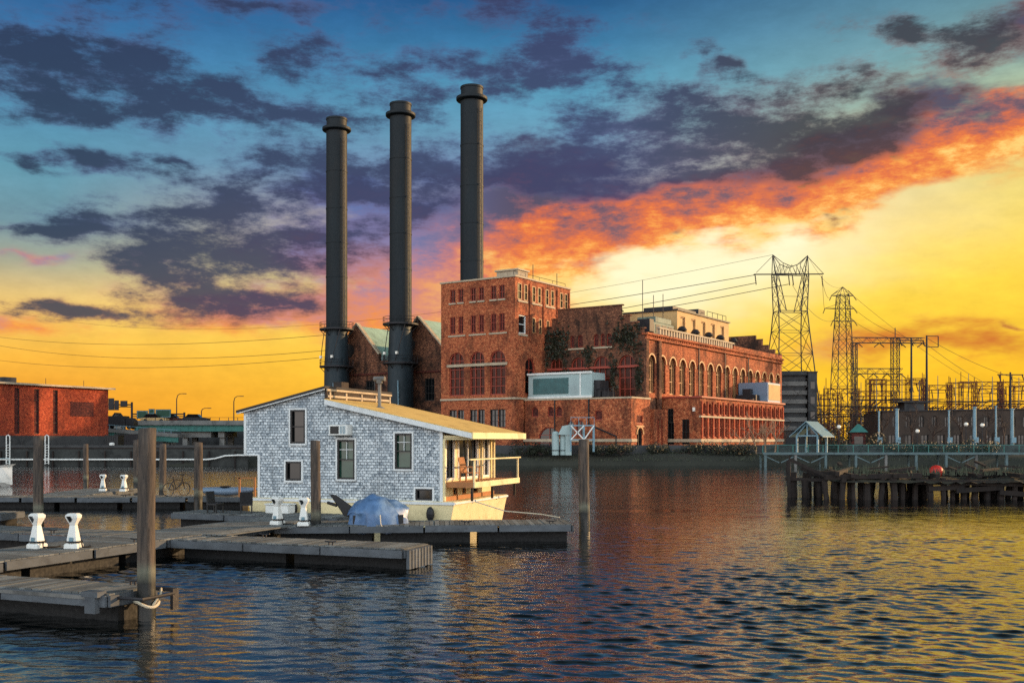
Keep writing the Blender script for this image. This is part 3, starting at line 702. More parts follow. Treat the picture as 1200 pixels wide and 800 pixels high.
# riverside annex, two storeys
RU, RV0, RV1, RZ = 19.95, 12.1, 44.0, 8.3
A4 = [rect(HU + .9, HU + 1.7, 5.2, 7.0), rect(HU + 2.9, HU + 3.9, 2.4, 5.6), rect(HU + .9, HU + 1.8, 2.4, 5.2)]
B4 = []
for k in range(17):
    v0 = RV0 + .9 + k * 1.83; B4 += [(arch(v0, v0 + .95, 6.2, 7.7, 6), 0), (rect(v0, v0 + .95, 3.3, 5.8), 1)]
w = MB(); block(w, HU + .15, RU, RV0, RV1, RZ, A4, [h for h, k in B4], .25)
ra = w.part('riverside_annex', M['brick'], Hh)
for h in A4: window(Hh, (0, RV0, 0), U, FA, h, .2, M['frame_dark'], M['glass_black'], 2, 2, .1, parent=ra)
for h, k in B4: window(Hh, (RU, 0, 0), Vv, FB, h, .22, M['frame_red'], M['glass_black'], 1 + k, 1 + k, .1, parent=ra)
m_ = MB()
for k in range(18): v0 = RV0 + .25 + k * 1.83; m_.box(RU - .02, RU + .16, v0, v0 + .38, 3.15, 7.9)
m_.part('pilaster', M['brick_red'], Hh, ra)
m_ = MB(); m_.box(RU - .1, RU + .22, RV0 - .14, RV1, 2.7, 3.1); m_.box(HU + .16, RU - .11, RV0 - .14, RV0 + .1, 2.7, 3.1); m_.box(RU - .1, RU + .2, RV0 - .12, RV1, 5.82, 6.05); m_.part('stone_band', M['stone'], Hh, ra)
m_ = MB(); m_.box(RU - .4, RU + .3, RV0 - .16, RV1 + .1, RZ, RZ + .22); m_.box(HU + .16, RU - .41, RV0 - .16, RV0 + .25, RZ, RZ + .22); m_.part('coping', M['frame_red'], Hh, ra)
MB().box(HU + 4.4, HU + 4.7, RV0 - .2, RV0 - .05, 6.6, 7.1).part('wall_lamp', M['globe'], Hh, ra)

# rooftop plant on the hall
t_ = Thing('penthouse', 'ochre rooftop block with tall windows on the long hall', 'rooftop block', (8, 22, 16.5), PF)
w = MB(); holes = [rect(22.6 + k * 3.6, 24.2 + k * 3.6, 17.9, 20.1) for k in range(5)]
block(w, 4.4, 12.6, 21.5, 40.5, 20.8, [], holes, .3, z0=16.6)
wo_ = w.part('wall', M['tanbox'], t_)
for h in holes: window(t_, (12.6, 0, 0), Vv, FB, h, .25, M['frame_tan'], M['tanbox'], 1, 1, .12)
m_ = MB(); m_.box(4.2, 12.8, 21.3, 40.7, 20.802, 21.0); m_.part('coping', M['steel_dark'], t_)
m_ = MB(); m_.box(7, 11.5, 22.5, 30.5, 21.0, 21.6); m_.box(9.4, 11.6, 31.2, 33.6, 21.0, 22.1); m_.part('plant_unit', M['steel_dark'], t_)
m_ = MB(); [m_.path([(12.2, v0, 21), (12.2, v0, 21.9)], .04, 4) for v0 in (33, 35, 37, 39, 40.4)]; m_.path([(12.2, 33, 21.9), (12.2, 40.4, 21.9)], .04, 4); m_.part('railing', M['steel_dark'], t_)
t_ = Thing('cooling_unit', 'pale green rooftop plant unit behind the stepped gable corner', 'rooftop unit', (10, 13, 16.5), PF)
m_ = MB(); m_.box(8.4, 12.4, 12.5, 20.9, 16.8, 18.6); m_.box(9.5, 12.2, 15.4, 20.5, 18.6, 19.4); m_.part('casing', M['unit_green'], t_, bevel=.1)
m_ = MB(); m_.box(11.6, 13.4, 11.2, 12.4, 16.8, 18.6); [m_.box(12.41, 12.46, 13.2 + k * 1.9, 14.6 + k * 1.9, 17.2, 18.3) for k in range(4)]; m_.part('louvre', M['steel_dark'], t_)
m_ = MB(); [m_.path([(11.4, v0, 18.4), (11.4, v0, z1)], .05, 5) for v0, z1 in ((13.2, 24.0), (16.5, 22.4), (19.5, 22.9))]; m_.part('mast', M['steel_dark'], t_)
vent = Thing('roof_vent', 'black mushroom roof vent nearest the stepped gable, on the hall parapet', 'roof vent', (13.6, 20.9, 17.0), PF, 'mushroom vents along the hall roof')
MB().lathe([(.28, 0), (.28, .8)], (13.6, 20.9, 17.0), 12).part('neck', M['steel_dark'], vent)
MB().lathe([(.3, .75), (.62, .85), (.68, 1.0), (.4, 1.4), (.1, 1.5)], (13.6, 20.9, 17.0), 14).part('cowl', M['steel_dark'], vent)
for v0, l in ((25.4, 'black mushroom roof vent in front of the middle of the ochre penthouse'), (30.2, 'black mushroom roof vent in front of the last ochre penthouse windows'), (34.6, 'black mushroom roof vent just short of the far penthouse corner'), (39.8, 'black mushroom roof vent beyond the penthouse, farthest along the roof')):
    c = copy_tree(vent.e); c.location = PF.w((13.6, v0, 17.0)) * G; c['label'] = l
# blue grey box on the riverside annex roof
t_ = Thing('rooftop_enclosure', 'blue grey clad box on the riverside annex roof below the arcade', 'rooftop box', (17, 38, 8.3), PF)
MB().box(14.95, 19.5, 38.4, 44, 7.9, 11.5).part('casing', M['bluebox'], t_, bevel=.06)
m_ = MB(); m_.box(19.501, 19.56, 38.7, 43.8, 8.9, 11.2); m_.box(15.2, 19.3, 38.33, 38.39, 8.5, 8.7); m_.part('panel', M['tanbox'], t_)
m_ = MB(); m_.box(15.4, 18.4, 36.4, 38.0, 8.2, 9.6); m_.box(16.2, 17.4, 36.8, 37.8, 9.6, 10.5); [m_.lathe([(.45, 0), (.45, .7)], (15.9 + k * 1.1, 35.2, 8.3), 10) for k in range(3)]; m_.part('fan_unit', M['steel_dark'], t_)
# long white box with dark louvres on the front annex
t_ = Thing('air_handler', 'long white metal box with dark teal louvre on the front annex roof', 'rooftop box', (3, 3, 8.0), PF)
MB().box(.3, 9.6, 2.6, 6.2, 8.35, 11.4).part('casing', M['palebox'], t_, bevel=.08)
m_ = MB(); m_.box(1.1, 6.3, 2.52, 2.62, 8.8, 10.8); m_.part('louvre', M['tealpanel'], t_)
m_ = MB(); m_.box(.3, 9.7, 2.5, 2.6, 8.25, 8.5); m_.box(.2, 9.7, 2.45, 2.59, 11.25, 11.5); m_.box(7.95, 8.12, 2.5, 2.6, 8.5, 11.25); m_.part('frame', M['white'], t_)
m_ = MB(); m_.box(9.61, 10.5, 3.2, 5.4, 8.3, 10.4); m_.box(10.6, 11.6, 3.4, 5, 8.2, 9.0); [m_.path([(10 + k * .6, 3, 8.2), (10 + k * .6, 3, 9.3)], .05, 5) for k in range(5)]; m_.path([(10, 3, 9.3), (12.4, 3, 9.3)], .05, 5); m_.part('pipework', M['steel_dark'], t_)
m_ = MB(); m_.box(.8, 9.2, 2.9, 3.2, 8.0, 8.35); m_.box(.8, 9.2, 5.6, 5.9, 8.0, 8.35); m_.part('skid', M['steel_dark'], t_)
# ivy on the stepped gable
def ivy(name, label, spots):
    mb = MB(); pts = []
    for u0, u1, z0, z1, n in spots:
        for _ in range(n):
            a = random.gauss((u0 + u1) / 2, (u1 - u0) / 3.4); b = random.gauss((z0 + z1) / 2, (z1 - z0) / 3.4)
            if not (0.1 < a < HU - .2 and 8.3 < b < 19.6): continue
            if any(min(p[0] for p in h) - .1 < a < max(p[0] for p in h) + .1 and min(p[1] for p in h) < b < max(p[1] for p in h) for h, k in A2): continue
            if a < 2.0 and b > 17.6 or a > HU - 3 and b > 17.5: continue
            pts.append((a, HV0 - .12, b))
    ivy_leaves(mb, pts, .17, 5, .14)
    # keep leaves outside the brick
    mb.v = [(x, min(y, HV0 - .02), z) for x, y, z in mb.v]
    mb.solo(name, M['ivy'], label, 'ivy', (HU / 2, HV0, 12), PF, fix=False)
ivy('ivy', 'dark ivy covering the left half of the stepped brick gable', [(.2, 3.4, 13.5, 17.4, 190), (2.5, 4.6, 9, 13, 80), (5.8, 7.2, 12.5, 15, 60), (.2, 2.5, 12.5, 14.5, 90)])
ivy('ivy', 'dark ivy covering the right corner of the stepped brick gable', [(10.2, 14.3, 14, 18.2, 190), (9.6, 11, 9.5, 13.5, 60), (13.3, 14.5, 9, 13, 70)])

# --- boiler house with two pointed gables
Bh = Thing('boiler_house', 'dark brick boiler house with two pointed gables behind the chimneys', 'building', (-46, 16, GZ), PF)
w = MB(); BV = 16.4
low = [(-46, GZ), (-12, GZ), (-12, 15.6), (-46, 15.6)]
holes = [rect(-20.3, -17.4, GZ + .01, 8.6), rect(-27.5, -25.6, 9, 12.5), rect(-39.6, -37.6, 9, 12.5)]
block(w, -46, -12.0, BV, 44, 15.6, holes, [], .4)
for (a, p, b, zl, zr, zp) in ((-46.2, -41.5, -36.7, 16.6, 16.6, 21.8), (-33.5, -28.8, -24.0, 16.8, 17.3, 22.1)):
    q = [(a, BV - .05, 15.3), (b, BV - .05, 15.3), (b, BV - .05, zr), (p, BV - .05, zp), (a, BV - .05, zl)]
    w.prism(q, (0, .5, 0))
w.part('wall', M['brick_dark'], Bh)
window(Bh, (0, BV, 0), U, FA, holes[0], .38, M['frame_dark'], M['black'], 2, 1, .14, name='door')
for h in holes[1:]: window(Bh, (0, BV, 0), U, FA, h, .3, M['frame_dark'], M['glass_black'], 3, 3, .12)
for (a, p, b, zl, zr, zp) in ((-46.2, -41.5, -36.7, 16.6, 16.6, 21.8), (-33.5, -28.8, -24.0, 16.8, 17.3, 22.1)):
    m_ = MB()
    for s0, s1 in (((a, zl), (p, zp)), ((p, zp), (b, zr))): m_.beam((s0[0], BV + .15, s0[1] + .1), (s1[0], BV + .15, s1[1] + .1), .75, .22)
    m_.part('coping', M['stone'], Bh)
    m_ = MB(); m_.add([(a, BV + .5, zl), (p, BV + .5, zp - .3), (b, BV + .5, zr - .1), (a, 43, zl), (p, 43, zp - .3), (b, 43, zr - .1)], [(0, 1, 4, 3), (1, 2, 5, 4), (3, 4, 5)]); m_.part('roof', M['roof_green'], Bh)
    m_ = MB(); m_.box(p + 2.2, b + .1, BV + .6, 42, 15.6, zr - .05); m_.part('monitor_wall', M['palebox'], Bh)
    MB().lathe([(1.2, 0), (1.2, .12)], (0, 0, 0), 16).v
    m_ = MB(); m_.prism([(p - 1.6 + 1.1 * math.cos(2 * PI * k / 14), BV - .12, zp - 4.3 + 1.1 * math.sin(2 * PI * k / 14)) for k in range(14)], (0, .06, 0)); m_.part('roundel', M['black'], Bh)
m_ = MB(); m_.box(-46.1, -12.1, BV - .25, BV, 13.4, 13.65); m_.part('stone_band', M['brick_fill'], Bh)

# --- three chimneys
def chimney(u, v, label, hgt, first=None):
    t = Thing('chimney', label, 'chimney', (u, v, GZ), PF, 'power station chimneys')
    c = (u, v, 0)
    MB().lathe([(2.02, GZ), (2.02, 10.5), (1.98, 14.5), (1.72, 20.5), (1.72, 21)], c, 40, False).part('base', M['stack'], t, smooth=True)
    MB().lathe([(1.7, 21), (1.7, 29), (1.74, 29.01), (1.74, 29.3), (1.69, 29.31), (1.69, 34.5), (1.74, 34.51), (1.74, 34.7), (1.69, 34.71), (1.69, 40), (1.73, 40.01), (1.73, 40.25), (1.68, 40.26), (1.68, 46), (1.73, 46.01), (1.73, 46.2), (1.67, 46.21), (1.66, hgt - 4.2)], c, 40, False).part('shaft', M['stack_dark'], t, smooth=False)
    MB().lathe([(1.67, hgt - 4.2), (1.67, hgt - 2.15), (2.22, hgt - 2.0), (2.3, hgt - 1.9), (2.3, hgt - 1.55), (1.62, hgt - 1.5), (1.62, hgt - .3), (1.7, hgt - .28), (1.7, hgt), (1.45, hgt)], c, 40, False).part('crown', M['stack_dark'], t)
    MB().lathe([(1.45, hgt - .02), (1.4, hgt - .6), (.01, hgt - .7)], c, 24, False).part('mouth', M['black'], t)
    for z in (20.6, 14.6):
        m = MB(); m.lathe([(1.75, z), (2.75, z), (2.75, z + .25), (1.75, z + .25)], c, 28, False)
        for k in range(16):
            a = 2 * PI * k / 16; m.path([(u + 2.7 * math.cos(a), v + 2.7 * math.sin(a), z + .25), (u + 2.7 * math.cos(a), v + 2.7 * math.sin(a), z + 1.2)], .03, 4)
        m.ring((u, v, z + 1.2), 2.7, .035); m.ring((u, v, z + .75), 2.7, .03)
        for k in range(8):
            a = 2 * PI * k / 8; m.beam((u + 1.8 * math.cos(a), v + 1.8 * math.sin(a), z - .9), (u + 2.6 * math.cos(a), v + 2.6 * math.sin(a), z), .1)
        pf = m.part('platform', M['steel_dark'], t)
    m = MB(); a = -.25
    for q in (-.22, .22): m.path([(u + 1.98 * math.cos(a) - q * math.sin(a), v + 1.98 * math.sin(a) + q * math.cos(a), 21), (u + 1.86 * math.cos(a) - q * math.sin(a), v + 1.86 * math.sin(a) + q * math.cos(a), hgt - 3.4)], .05, 4)
    for k in range(46): z = 21.4 + k * .65; m.beam((u + 1.96 * math.cos(a) + .22 * math.sin(a), v + 1.96 * math.sin(a) - .22 * math.cos(a), z), (u + 1.96 * math.cos(a) - .22 * math.sin(a), v + 1.96 * math.sin(a) + .22 * math.cos(a), z), .05) if z < hgt - 4 else None
    m.part('ladder', M['concrete_dark'], t)
    for k in range(2):
        a = -2.0 + k * .9
        MB().cbox((u + 2.72 * math.cos(a), v + 2.72 * math.sin(a), 16.2), .35, .3, .4).part('floodlight', M['globe'], t)
    for a0 in (-2.2, -1.2):
        m = MB(); m.path([(u + 2.6 * math.cos(a0 + .6 * q / 6), v + 2.6 * math.sin(a0 + .6 * q / 6), 14.8 + q) for q in range(7)], .06, 5); m.part('stair_rail', M['steel_dark'], t)
    m = MB(); m.path([(u + 1.2, v - 1.75, GZ + .5), (u + 1.2, v - 2.1, 12)], .12, 6); m.part('pipe', M['steel_pale'], t)
chimney(-43.3, 13.6, 'left most of three tall dark round chimneys, beside the left gable', 54.7)
chimney(-30.0, 13.6, 'middle one of the three tall dark round chimneys, between the gables', 54.7)
chimney(-16.5, 13.6, 'tallest looking chimney, rising behind the square brick tower', 54.7)

# --- quay in front of the plant: low dark wall, tanks, steel frame
m_ = MB(); m_.box(-60, 62, 122.3, 122.9, .6, 2.35)
m_.solo('quay_wall', M['concrete_dark'], 'low dark concrete wall along the bank below the power station', 'wall', (0, 122.6, 1))
t_ = Thing('steel_platform', 'white cross braced steel frame by the pale tanks on the bank', 'platform', at(682, 515, 119.5) * 1.0 - Vector((0, 0, 1.4)))
b = t_.b; m_ = MB()
for sx in (-1.35, 0.2, 1.35):
    for sy in (-.6, .6): m_.beam(b + Vector((sx, sy, 0)), b + Vector((sx, sy, 3.1)), .16)
for z in (1.4, 3.05):
    for sy in (-.6, .6): m_.beam(b + Vector((-1.45, sy, z)), b + Vector((1.45, sy, z)), .14)
    for sx in (-1.35, 1.35): m_.beam(b + Vector((sx, -.6, z)), b + Vector((sx, .6, z)), .14)
m_.part('frame', M['steel_pale'], t_)
m_ = MB(); [m_.beam(b + Vector((p0, -.62, 1.4)), b + Vector((p1, -.62, 3.05)), .13) for p0, p1 in ((-1.35, .2), (.2, -1.35), (.2, 1.35))]; m_.part('brace', M['white'], t_)
m_ = MB(); [m_.box(b.x - 1.35 + k * .9, b.x - 1.3 + k * .9, b.y - .66, b.y - .62, b.z + 3.1, b.z + 4.0) for k in range(4)]; m_.box(b.x - 1.4, b.x + 1.4, b.y - .66, b.y - .62, b.z + 3.95, b.z + 4.02); m_.part('handrail', M['steel_pale'], t_)
t_ = Thing('intake_hood', 'white bent duct hood rising beside the pale tanks on the bank', 'duct', at(664, 520, 119.8) - Vector((0, 0, 1.3)))
b = t_.b; m_ = MB(); m_.box(b.x - .15, b.x + .55, b.y - .4, b.y + .4, b.z, b.z + 2.3); m_.part('stem', M['palebox'], t_)
m_ = MB(); m_.prism([(b.x - 1.0, b.y - .5, b.z + 2.4), (b.x + .55, b.y - .5, b.z + 2.3), (b.x + .7, b.y - .5, b.z + 3.6), (b.x - .5, b.y - .5, b.z + 3.4)], (0, 1, 0)); m_.part('hood', M['palebox'], t_)
tank = Thing('storage_tank', 'pale upright tank at the left end of the tank group', 'tank', at(651, 520, 120) - Vector((0, 0, 1.3)), group='pale tanks on the bank')
MB().lathe([(.42, 0), (.42, 2.5), (.3, 2.75), (.05, 2.8)], tank.b, 16).part('shell', M['palebox'], tank, smooth=False)
MB().lathe([(.45, .5), (.45, .6)], tank.b, 16).part('hoop', M['steel_dark'], tank)
c = copy_tree(tank.e); c.location = (tank.b + Vector((.95, .1, 0))) * G; c['label'] = 'pale upright tank next to the white bent duct'
# ------------------------------------------------------------------ houseboat
HF = Frame((-2.63, 38.5), ang_of(.94, -.34), .875)
HB = Thing('houseboat', 'grey white shingled houseboat with sloping roof and cream hull', 'houseboat', (-4, 2.5, 0), HF)
def hx(px, py):
    q = (px - 600) / 1200; x = (38.5 * q + 2.63) / (.94 + .34 * q); return x, EYE + (515 - py) / 1200 * (38.5 - .34 * x)
def hrect(px0, px1, py0, py1):
    x0, za = hx(px0, py0); x1, zb = hx(px1, py1); return rect(x0, x1, zb, EYE + (515 - py0) / 1200 * (38.5 - .34 * (x0 + x1) / 2))
def hyv(px): q = (px - 600) / 1200; return (38.5 * q + 2.63) / (.34 - .94 * q)
D_ = 5.4
fw = [(hrect(340.5, 358, 480, 519.5), 1, 2, M['glass_black'], 'w'), (hrect(335, 353.5, 540.5, 563), 1, 1, M['glass_black'], 'w'), (hrect(395.5, 416, 515, 561.5), 1, 2, M['glass_green'], 'w'),
      (hrect(463, 483, 507.5, 549.5), 1, 2, M['glass_green'], 'w'), (hrect(487, 507, 572.5, 586.2), 1, 1, M['glass_black'], 'w')]
w = MB()
out = [(-8.05, .66), (0, .66), (0, 3.46), (-4.97, 4.53), (-4.97, 4.97), (-8.7, 4.13), (-8.7, 2.40), (-8.05, 2.40)]
wall(w, (0, 0, 0), U, FA, out, [h for h, *_ in fw], .12)
# sides and rear
w.add([(-8.7, 0, 2.4), (-8.7, D_, 2.4), (-8.7, D_, 4.13), (-8.7, 0, 4.13), (-8.05, 0, 2.4), (-8.05, D_, 2.4), (-8.05, 0, .66), (-8.05, D_, .66)], [(0, 1, 2, 3), (0, 4, 5, 1), (4, 6, 7, 5)])
w.add([(a, D_, b) for a, b in out], [tuple(range(8))])
w.part('shingle_wall', shingle, HB)
# lit end wall
m_ = MB()
doors = [rect(hyv(520.5) + .1, hyv(533), 1.45, 3.2), rect(hyv(536.5), hyv(560), 1.45, 3.25), rect(hyv(562.5), hyv(573.0), 1.45, 3.2)]
lows = [rect(hyv(531), hyv(536), .85, 1.22), rect(hyv(541.5), hyv(546), .85, 1.22), rect(hyv(554), hyv(560), .85, 1.22)]
wall(m_, (0, 0, 0), Vv, FB, [(0, .66), (D_, .66), (D_, 3.44), (0, 3.44)], doors + lows, .12)
m_.part('end_wall', M['cream'], HB)
for h in doors: window(HB, (0, 0, 0), Vv, FB, h, .09, M['white'], M['glass'], 1 if h is doors[0] else 2, 1, .09, name='glass_door')
for h in lows: window(HB, (0, 0, 0), Vv, FB, h, .09, M['timber'], M['glass_black'], 1, 1, .05)
m_ = MB(); m_.box(.005, .05, .05, D_ - .05, .68, .84); m_.box(.005, .04, .3, D_ - .1, 1.25, 1.36); m_.part('lower_boarding', M['timber'], HB)
for h, nx_, nz_, pm, _ in fw:
    wi = window(HB, (0, 0, 0), U, FA, h, .08, M['frame_dark'], pm, nx_, nz_, .07)
    s0, s1, z0, z1 = h[0][0], h[1][0], h[0][1], h[2][1]
    t = MB(); k = .07
    t.box(s0 - k, s0, -.035, .02, z0 - k, z1 + k); t.box(s1, s1 + k, -.035, .02, z0 - k, z1 + k); t.box(s0, s1, -.035, .02, z1, z1 + k); t.box(s0 - .03, s1 + .03, -.06, .02, z0 - k, z0)
    t.part('casing', M['trim'], HB, wi)
    if nz_ == 2 and pm is M['glass_green']:
        c = MB(); c.box((s0 + s1) / 2 - .012, (s0 + s1) / 2 + .012, .035, .06, (z0 + z1) / 2, z1); c.box(s0, s1, .034, .058, z0 + (z1 - z0) * .75 - .012, z0 + (z1 - z0) * .75 + .012); c.part('muntin', M['trim'], HB, wi)
# corner boards and fascias
m_ = MB(); m_.box(-.09, .035, -.035, .06, .66, 3.46); m_.part('corner_board', M['trim'], HB)
m_ = MB(); m_.box(-8.735, -8.62, -.03, .05, 2.42, 4.12); m_.box(-8.085, -7.98, -.03, .05, .66, 2.38); m_.box(-8.73, -8.0, -.028, .05, 2.36, 2.415); m_.part('corner_board', M['trim'], HB)
def slab(mb, x0, z0, x1, z1, y0, y1, t):
    mb.prism([(x0, y0, z0), (x1, y0, z1), (x1, y0, z1 + t), (x0, y0, z0 + t)], (0, y1 - y0, 0))
m_ = MB(); slab(m_, -8.98, 4.08, -4.9, 5.0, -.22, D_ + .2, .10); m_.part('roof', M['roof_grey'], HB, label='dark upper roof slope')
m_ = MB(); slab(m_, -8.96, 4.04, -4.95, 4.945, -.2, -.12, .055); m_.part('fascia', M['trim'], HB)
m_ = MB(); slab(m_, -4.92, 4.515, 1.3, 3.185, -.22, D_ + .3, .09); m_.part('roof', M['roof_tan'], HB, label='tan lower roof slope')
m_ = MB(); slab(m_, -4.9, 4.37, 1.3, 3.045, -.25, -.2, .2); m_.part('fascia', M['trim'], HB)
m_ = MB(); m_.box(1.301, 1.36, -.25, D_ + .32, 3.03, 3.27); m_.part('fascia', M['cream'], HB)
m_ = MB(); m_.box(.06, 1.2, .02, .1, 3.06, 3.16); m_.box(.05, 1.22, .02, D_ + .1, 3.0, 3.04); m_.part('soffit', M['cream'], HB)
m_ = MB(); m_.box(-4.99, -4.9, -.05, D_, 4.53, 4.99); m_.part('clerestory', M['concrete_brown'], HB)
m_ = MB(); m_.box(-4.898, -4.84, -.1, D_ + .1, 4.91, 4.99); m_.box(-4.898, -4.86, 0, D_, 4.66, 4.75); [m_.box(-4.898, -4.85, .1 + k * 1.3, .2 + k * 1.3, 4.56, 4.88) for k in range(5)]; m_.part('clerestory_trim', M['stone'], HB)
m_ = MB(); m_.lathe([(.24, 0), (.2, .08), (.07, .13), (.07, 1.15)], (-3.5, 1.7, 4.22), 12); m_.lathe([(.13, 1.05), (.13, 1.2)], (-3.5, 1.7, 4.22), 12); m_.path([(-3.74, 1.7, 5.45), (-3.26, 1.7, 5.45)], .1, 8); m_.part('flue', M['concrete'], HB, smooth=False)
m_ = MB(); m_.box(-5.5, -5.12, 1.5, 2.1, 4.9, 5.35); m_.part('roof_vent', M['concrete_brown'], HB)
# porch posts
m_ = MB(); m_.box(.02, .12, -.01, .1, .7, 3.0); m_.part('post', M['cream'], HB)
for yv in (hyv(575.6), 3.78): MB().box(.06, .16, yv - .05, yv + .05, 1.4, 3.0).part('post', M['cream'], HB)
# balcony
m_ = MB()
for k in range(8): m_.box(.06 + k * .145, .06 + k * .145 + .135, .2, 5.15, 1.36, 1.40)
m_.part('balcony_deck', M['timber'], HB)
m_ = MB(); m_.box(1.2, 1.26, .16, 5.2, 1.2, 1.42); m_.part('rim_board', M['cream'], HB)
m_ = MB(); m_.box(.05, 1.199, .14, .19, 1.2, 1.4); m_.part('rim_board', M['timber'], HB)
m_ = MB(); [m_.box(1.18, 1.24, a, a + .07, 1.421, 2.24) for a in (.2, 5.05)]; m_.box(1.16, 1.26, -.25, 5.35, 2.241, 2.29); m_.box(.1, 1.16, 5.06, 5.12, 2.2, 2.25); m_.part('balcony_rail', M['cream'], HB)
for a in (.2, 2.3, 4.9): MB().box(1.08, 1.16, a, a + .08, .7, 1.2).part('balcony_post', M['darktimber'], HB)
# hull
m_ = MB(); m_.prism([(-8.5, -.12, .68), (-8.3, -.12, -.5), (.3, -.12, -.5), (.55, -.12, .68)], (0, 5.75, 0)); m_.part('hull', M['cream'], HB, bevel=.03)
m_ = MB(); m_.box(-8.45, .58, -.16, -.121, .56, .66); m_.box(.556, .6, -.12, 5.6, .58, .66); m_.part('rub_rail', M['trim'], HB)
m_ = MB(); m_.sphere((-.35, -.3, .22), .2, .8, .7, 1.4); m_.part('fender', M['black'], HB)
m_ = MB(); [m_.sphere((a, -.28, .3), .14, .8, .7, 1.6) for a in (-6.2,)]; m_.part('fender', M['black'], HB)
# window air conditioner sits in the wall
a0, a1 = hx(391.5, 510)[0], hx(413, 510)[0]; zt, zb = hx(400, 497.5)[1], hx(400, 510)[1]
m_ = MB(); m_.box(a0, a1, -.42, .02, zb, zt); ac = m_.part('air_conditioner', M['white'], HB, bevel=.02)
m_ = MB(); m_.box(a0 + .07, a0 + (a1 - a0) * .55, -.428, -.421, zb + .06, zt - .06); m_.part('grille', M['frame_dark'], HB, ac)
m_ = MB(); [m_.box(a0 + (a1 - a0) * (.62 + .08 * k), a0 + (a1 - a0) * (.66 + .08 * k), -.427, -.421, zb + .06, zt - .06) for k in range(4)]; m_.part('vent_slats', M['steel_pale'], HB, ac)
# chair on the balcony
ch = Thing('porch_chair', 'slatted wooden chair on the houseboat balcony', 'chair', (.62, 1.05, 1.405), HF)
b = ch.b; m_ = MB()
for k in range(5): m_.cbox(b + Vector((-.22, -.24 + k * .12, .62)), .025, .09, .62, ry=-.25)
m_.part('backrest', M['timber'], ch)
m_ = MB(); [m_.cbox(b + Vector((-.1 + k * .1, 0, .33)), .085, .56, .025, ry=.12) for k in range(5)]; m_.part('seat', M['timber'], ch)
for sy in (-.3, .3):
    MB().cbox(b + Vector((.1, sy, .55)), .62, .1, .03).part('armrest', M['timber'], ch)
    MB().cbox(b + Vector((.34, sy, .27)), .05, .06, .54).part('leg', M['timber'], ch); MB().cbox(b + Vector((-.2, sy, .27)), .05, .06, .54).part('leg', M['timber'], ch)

# ------------------------------------------------------------------ floating docks
def dock(label, fr, x0, x1, y0, y1, z=.5, along='x', cleats=(), floats=True):
    t = Thing('floating_dock', label, 'dock', ((x0 + x1) / 2, (y0 + y1) / 2, 0), fr, 'timber floating docks')
    m = MB(); L0, L1 = (x0, x1) if along == 'x' else (y0, y1); a = L0 + .02
    while a < L1 - .05:
        bw = min(.135, L1 - .02 - a); dz = random.uniform(-.006, .006); e0 = random.uniform(0, .015)
        if along == 'x': m.box(a, a + bw, y0 + .05 - e0, y1 - .05 + e0, z - .035 + dz, z + dz)
        else: m.box(x0 + .05 - e0, x1 - .05 + e0, a, a + bw, z - .035 + dz, z + dz)
        a += bw + .012
    m.part('deck', M['deckwood'], t)
    m = MB()
    def seg(p, q):
        p, q = Vector(p), Vector(q); n = max(1, round((q - p).length / 2.4))
        for i in range(n):
            u = p.lerp(q, i / n); v = p.lerp(q, (i + 1) / n - .006); o = Vector((random.uniform(-.012, .012), random.uniform(-.012, .012), random.uniform(-.015, .01)))
            m.beam(u + o, v + o, .055, .185)
    zz = z - .12
    seg((x0, y0, zz), (x1, y0, zz)); seg((x0, y1, zz), (x1, y1, zz)); seg((x0, y0 + .03, zz), (x0, y1 - .03, zz)); seg((x1, y0 + .03, zz), (x1, y1 - .03, zz))
    m.part('fascia', M['fascia'], t)
    m = MB(); n = max(1, int((L1 - L0) / 2.6)); st = (L1 - L0) / n
    for i in range(n):
        p, q = L0 + st * i + .12, L0 + st * (i + 1) - .12
        if along == 'x': m.box(p, q, y0 + .34, y1 - .34, -.25, z - .2)
        else: m.box(x0 + .34, x1 - .34, p, q, -.25, z - .2)
    m.part('float', M['float'], t)
    for cx_, cy_ in cleats:
        m = MB(); c = Vector((cx_, cy_, z)); m.path([c + Vector((-.16, 0, .09)), c + Vector((-.05, 0, .075)), c + Vector((.05, 0, .075)), c + Vector((.16, 0, .09))], .018, 6)
        m.path([c + Vector((-.05, 0, 0)), c + Vector((-.05, 0, .075))], .018, 6); m.path([c + Vector((.05, 0, 0)), c + Vector((.05, 0, .075))], .018, 6); m.part('cleat', M['steel_dark'], t)
    return t
AF = Frame((-6.4, 16.5), ang_of(.92, -.38)); NF = Frame((-9.4, 24.0), ang_of(.93, -.36)); DF = Frame((-7.5, 29.3), math.atan2(.7, 9.3))
dA = dock('weathered dock finger nearest the viewer, ending at the tall roped pile', AF, -9.5, -.14, 0, 1.15, .5, 'x', [(-.55, 1.0), (-4, .15)])
m_ = MB(); m_.cbox((-.42, -.02, .50), .34, .2, .09); m_.cbox((-.42, -.06, .34), .22, .1, .3); m_.part('bumper', M['fascia'], dA)
m_ = MB(); m_.box(-.11, .34, .98, 1.04, .44, .5); m_.box(.34, .40, .9, 1.04, .15, .5); m_.path([(-.11, .2, .42), (.38, .2, .42), (.38, .95, .42)], .03, 6); m_.part('pile_bracket', M['steel_dark'], dA)
m_ = MB(); m_.box(-9.4, -.4, -.035, -.029, .40, .46); m_.part('edge_strip', M['concrete'], dA)
dW = dock('main dock walkway that runs from the lower left towards the houseboat', NF, -2.1, 0, -8, 9.5, .5, 'y', [(-.15, 1.0)])
dC = dock('short dock finger with a free end in the middle of the water', NF, .06, 6.62, 2.05, 3.4, .496, 'x', [(4.6, 2.2), (2.0, 3.25)])
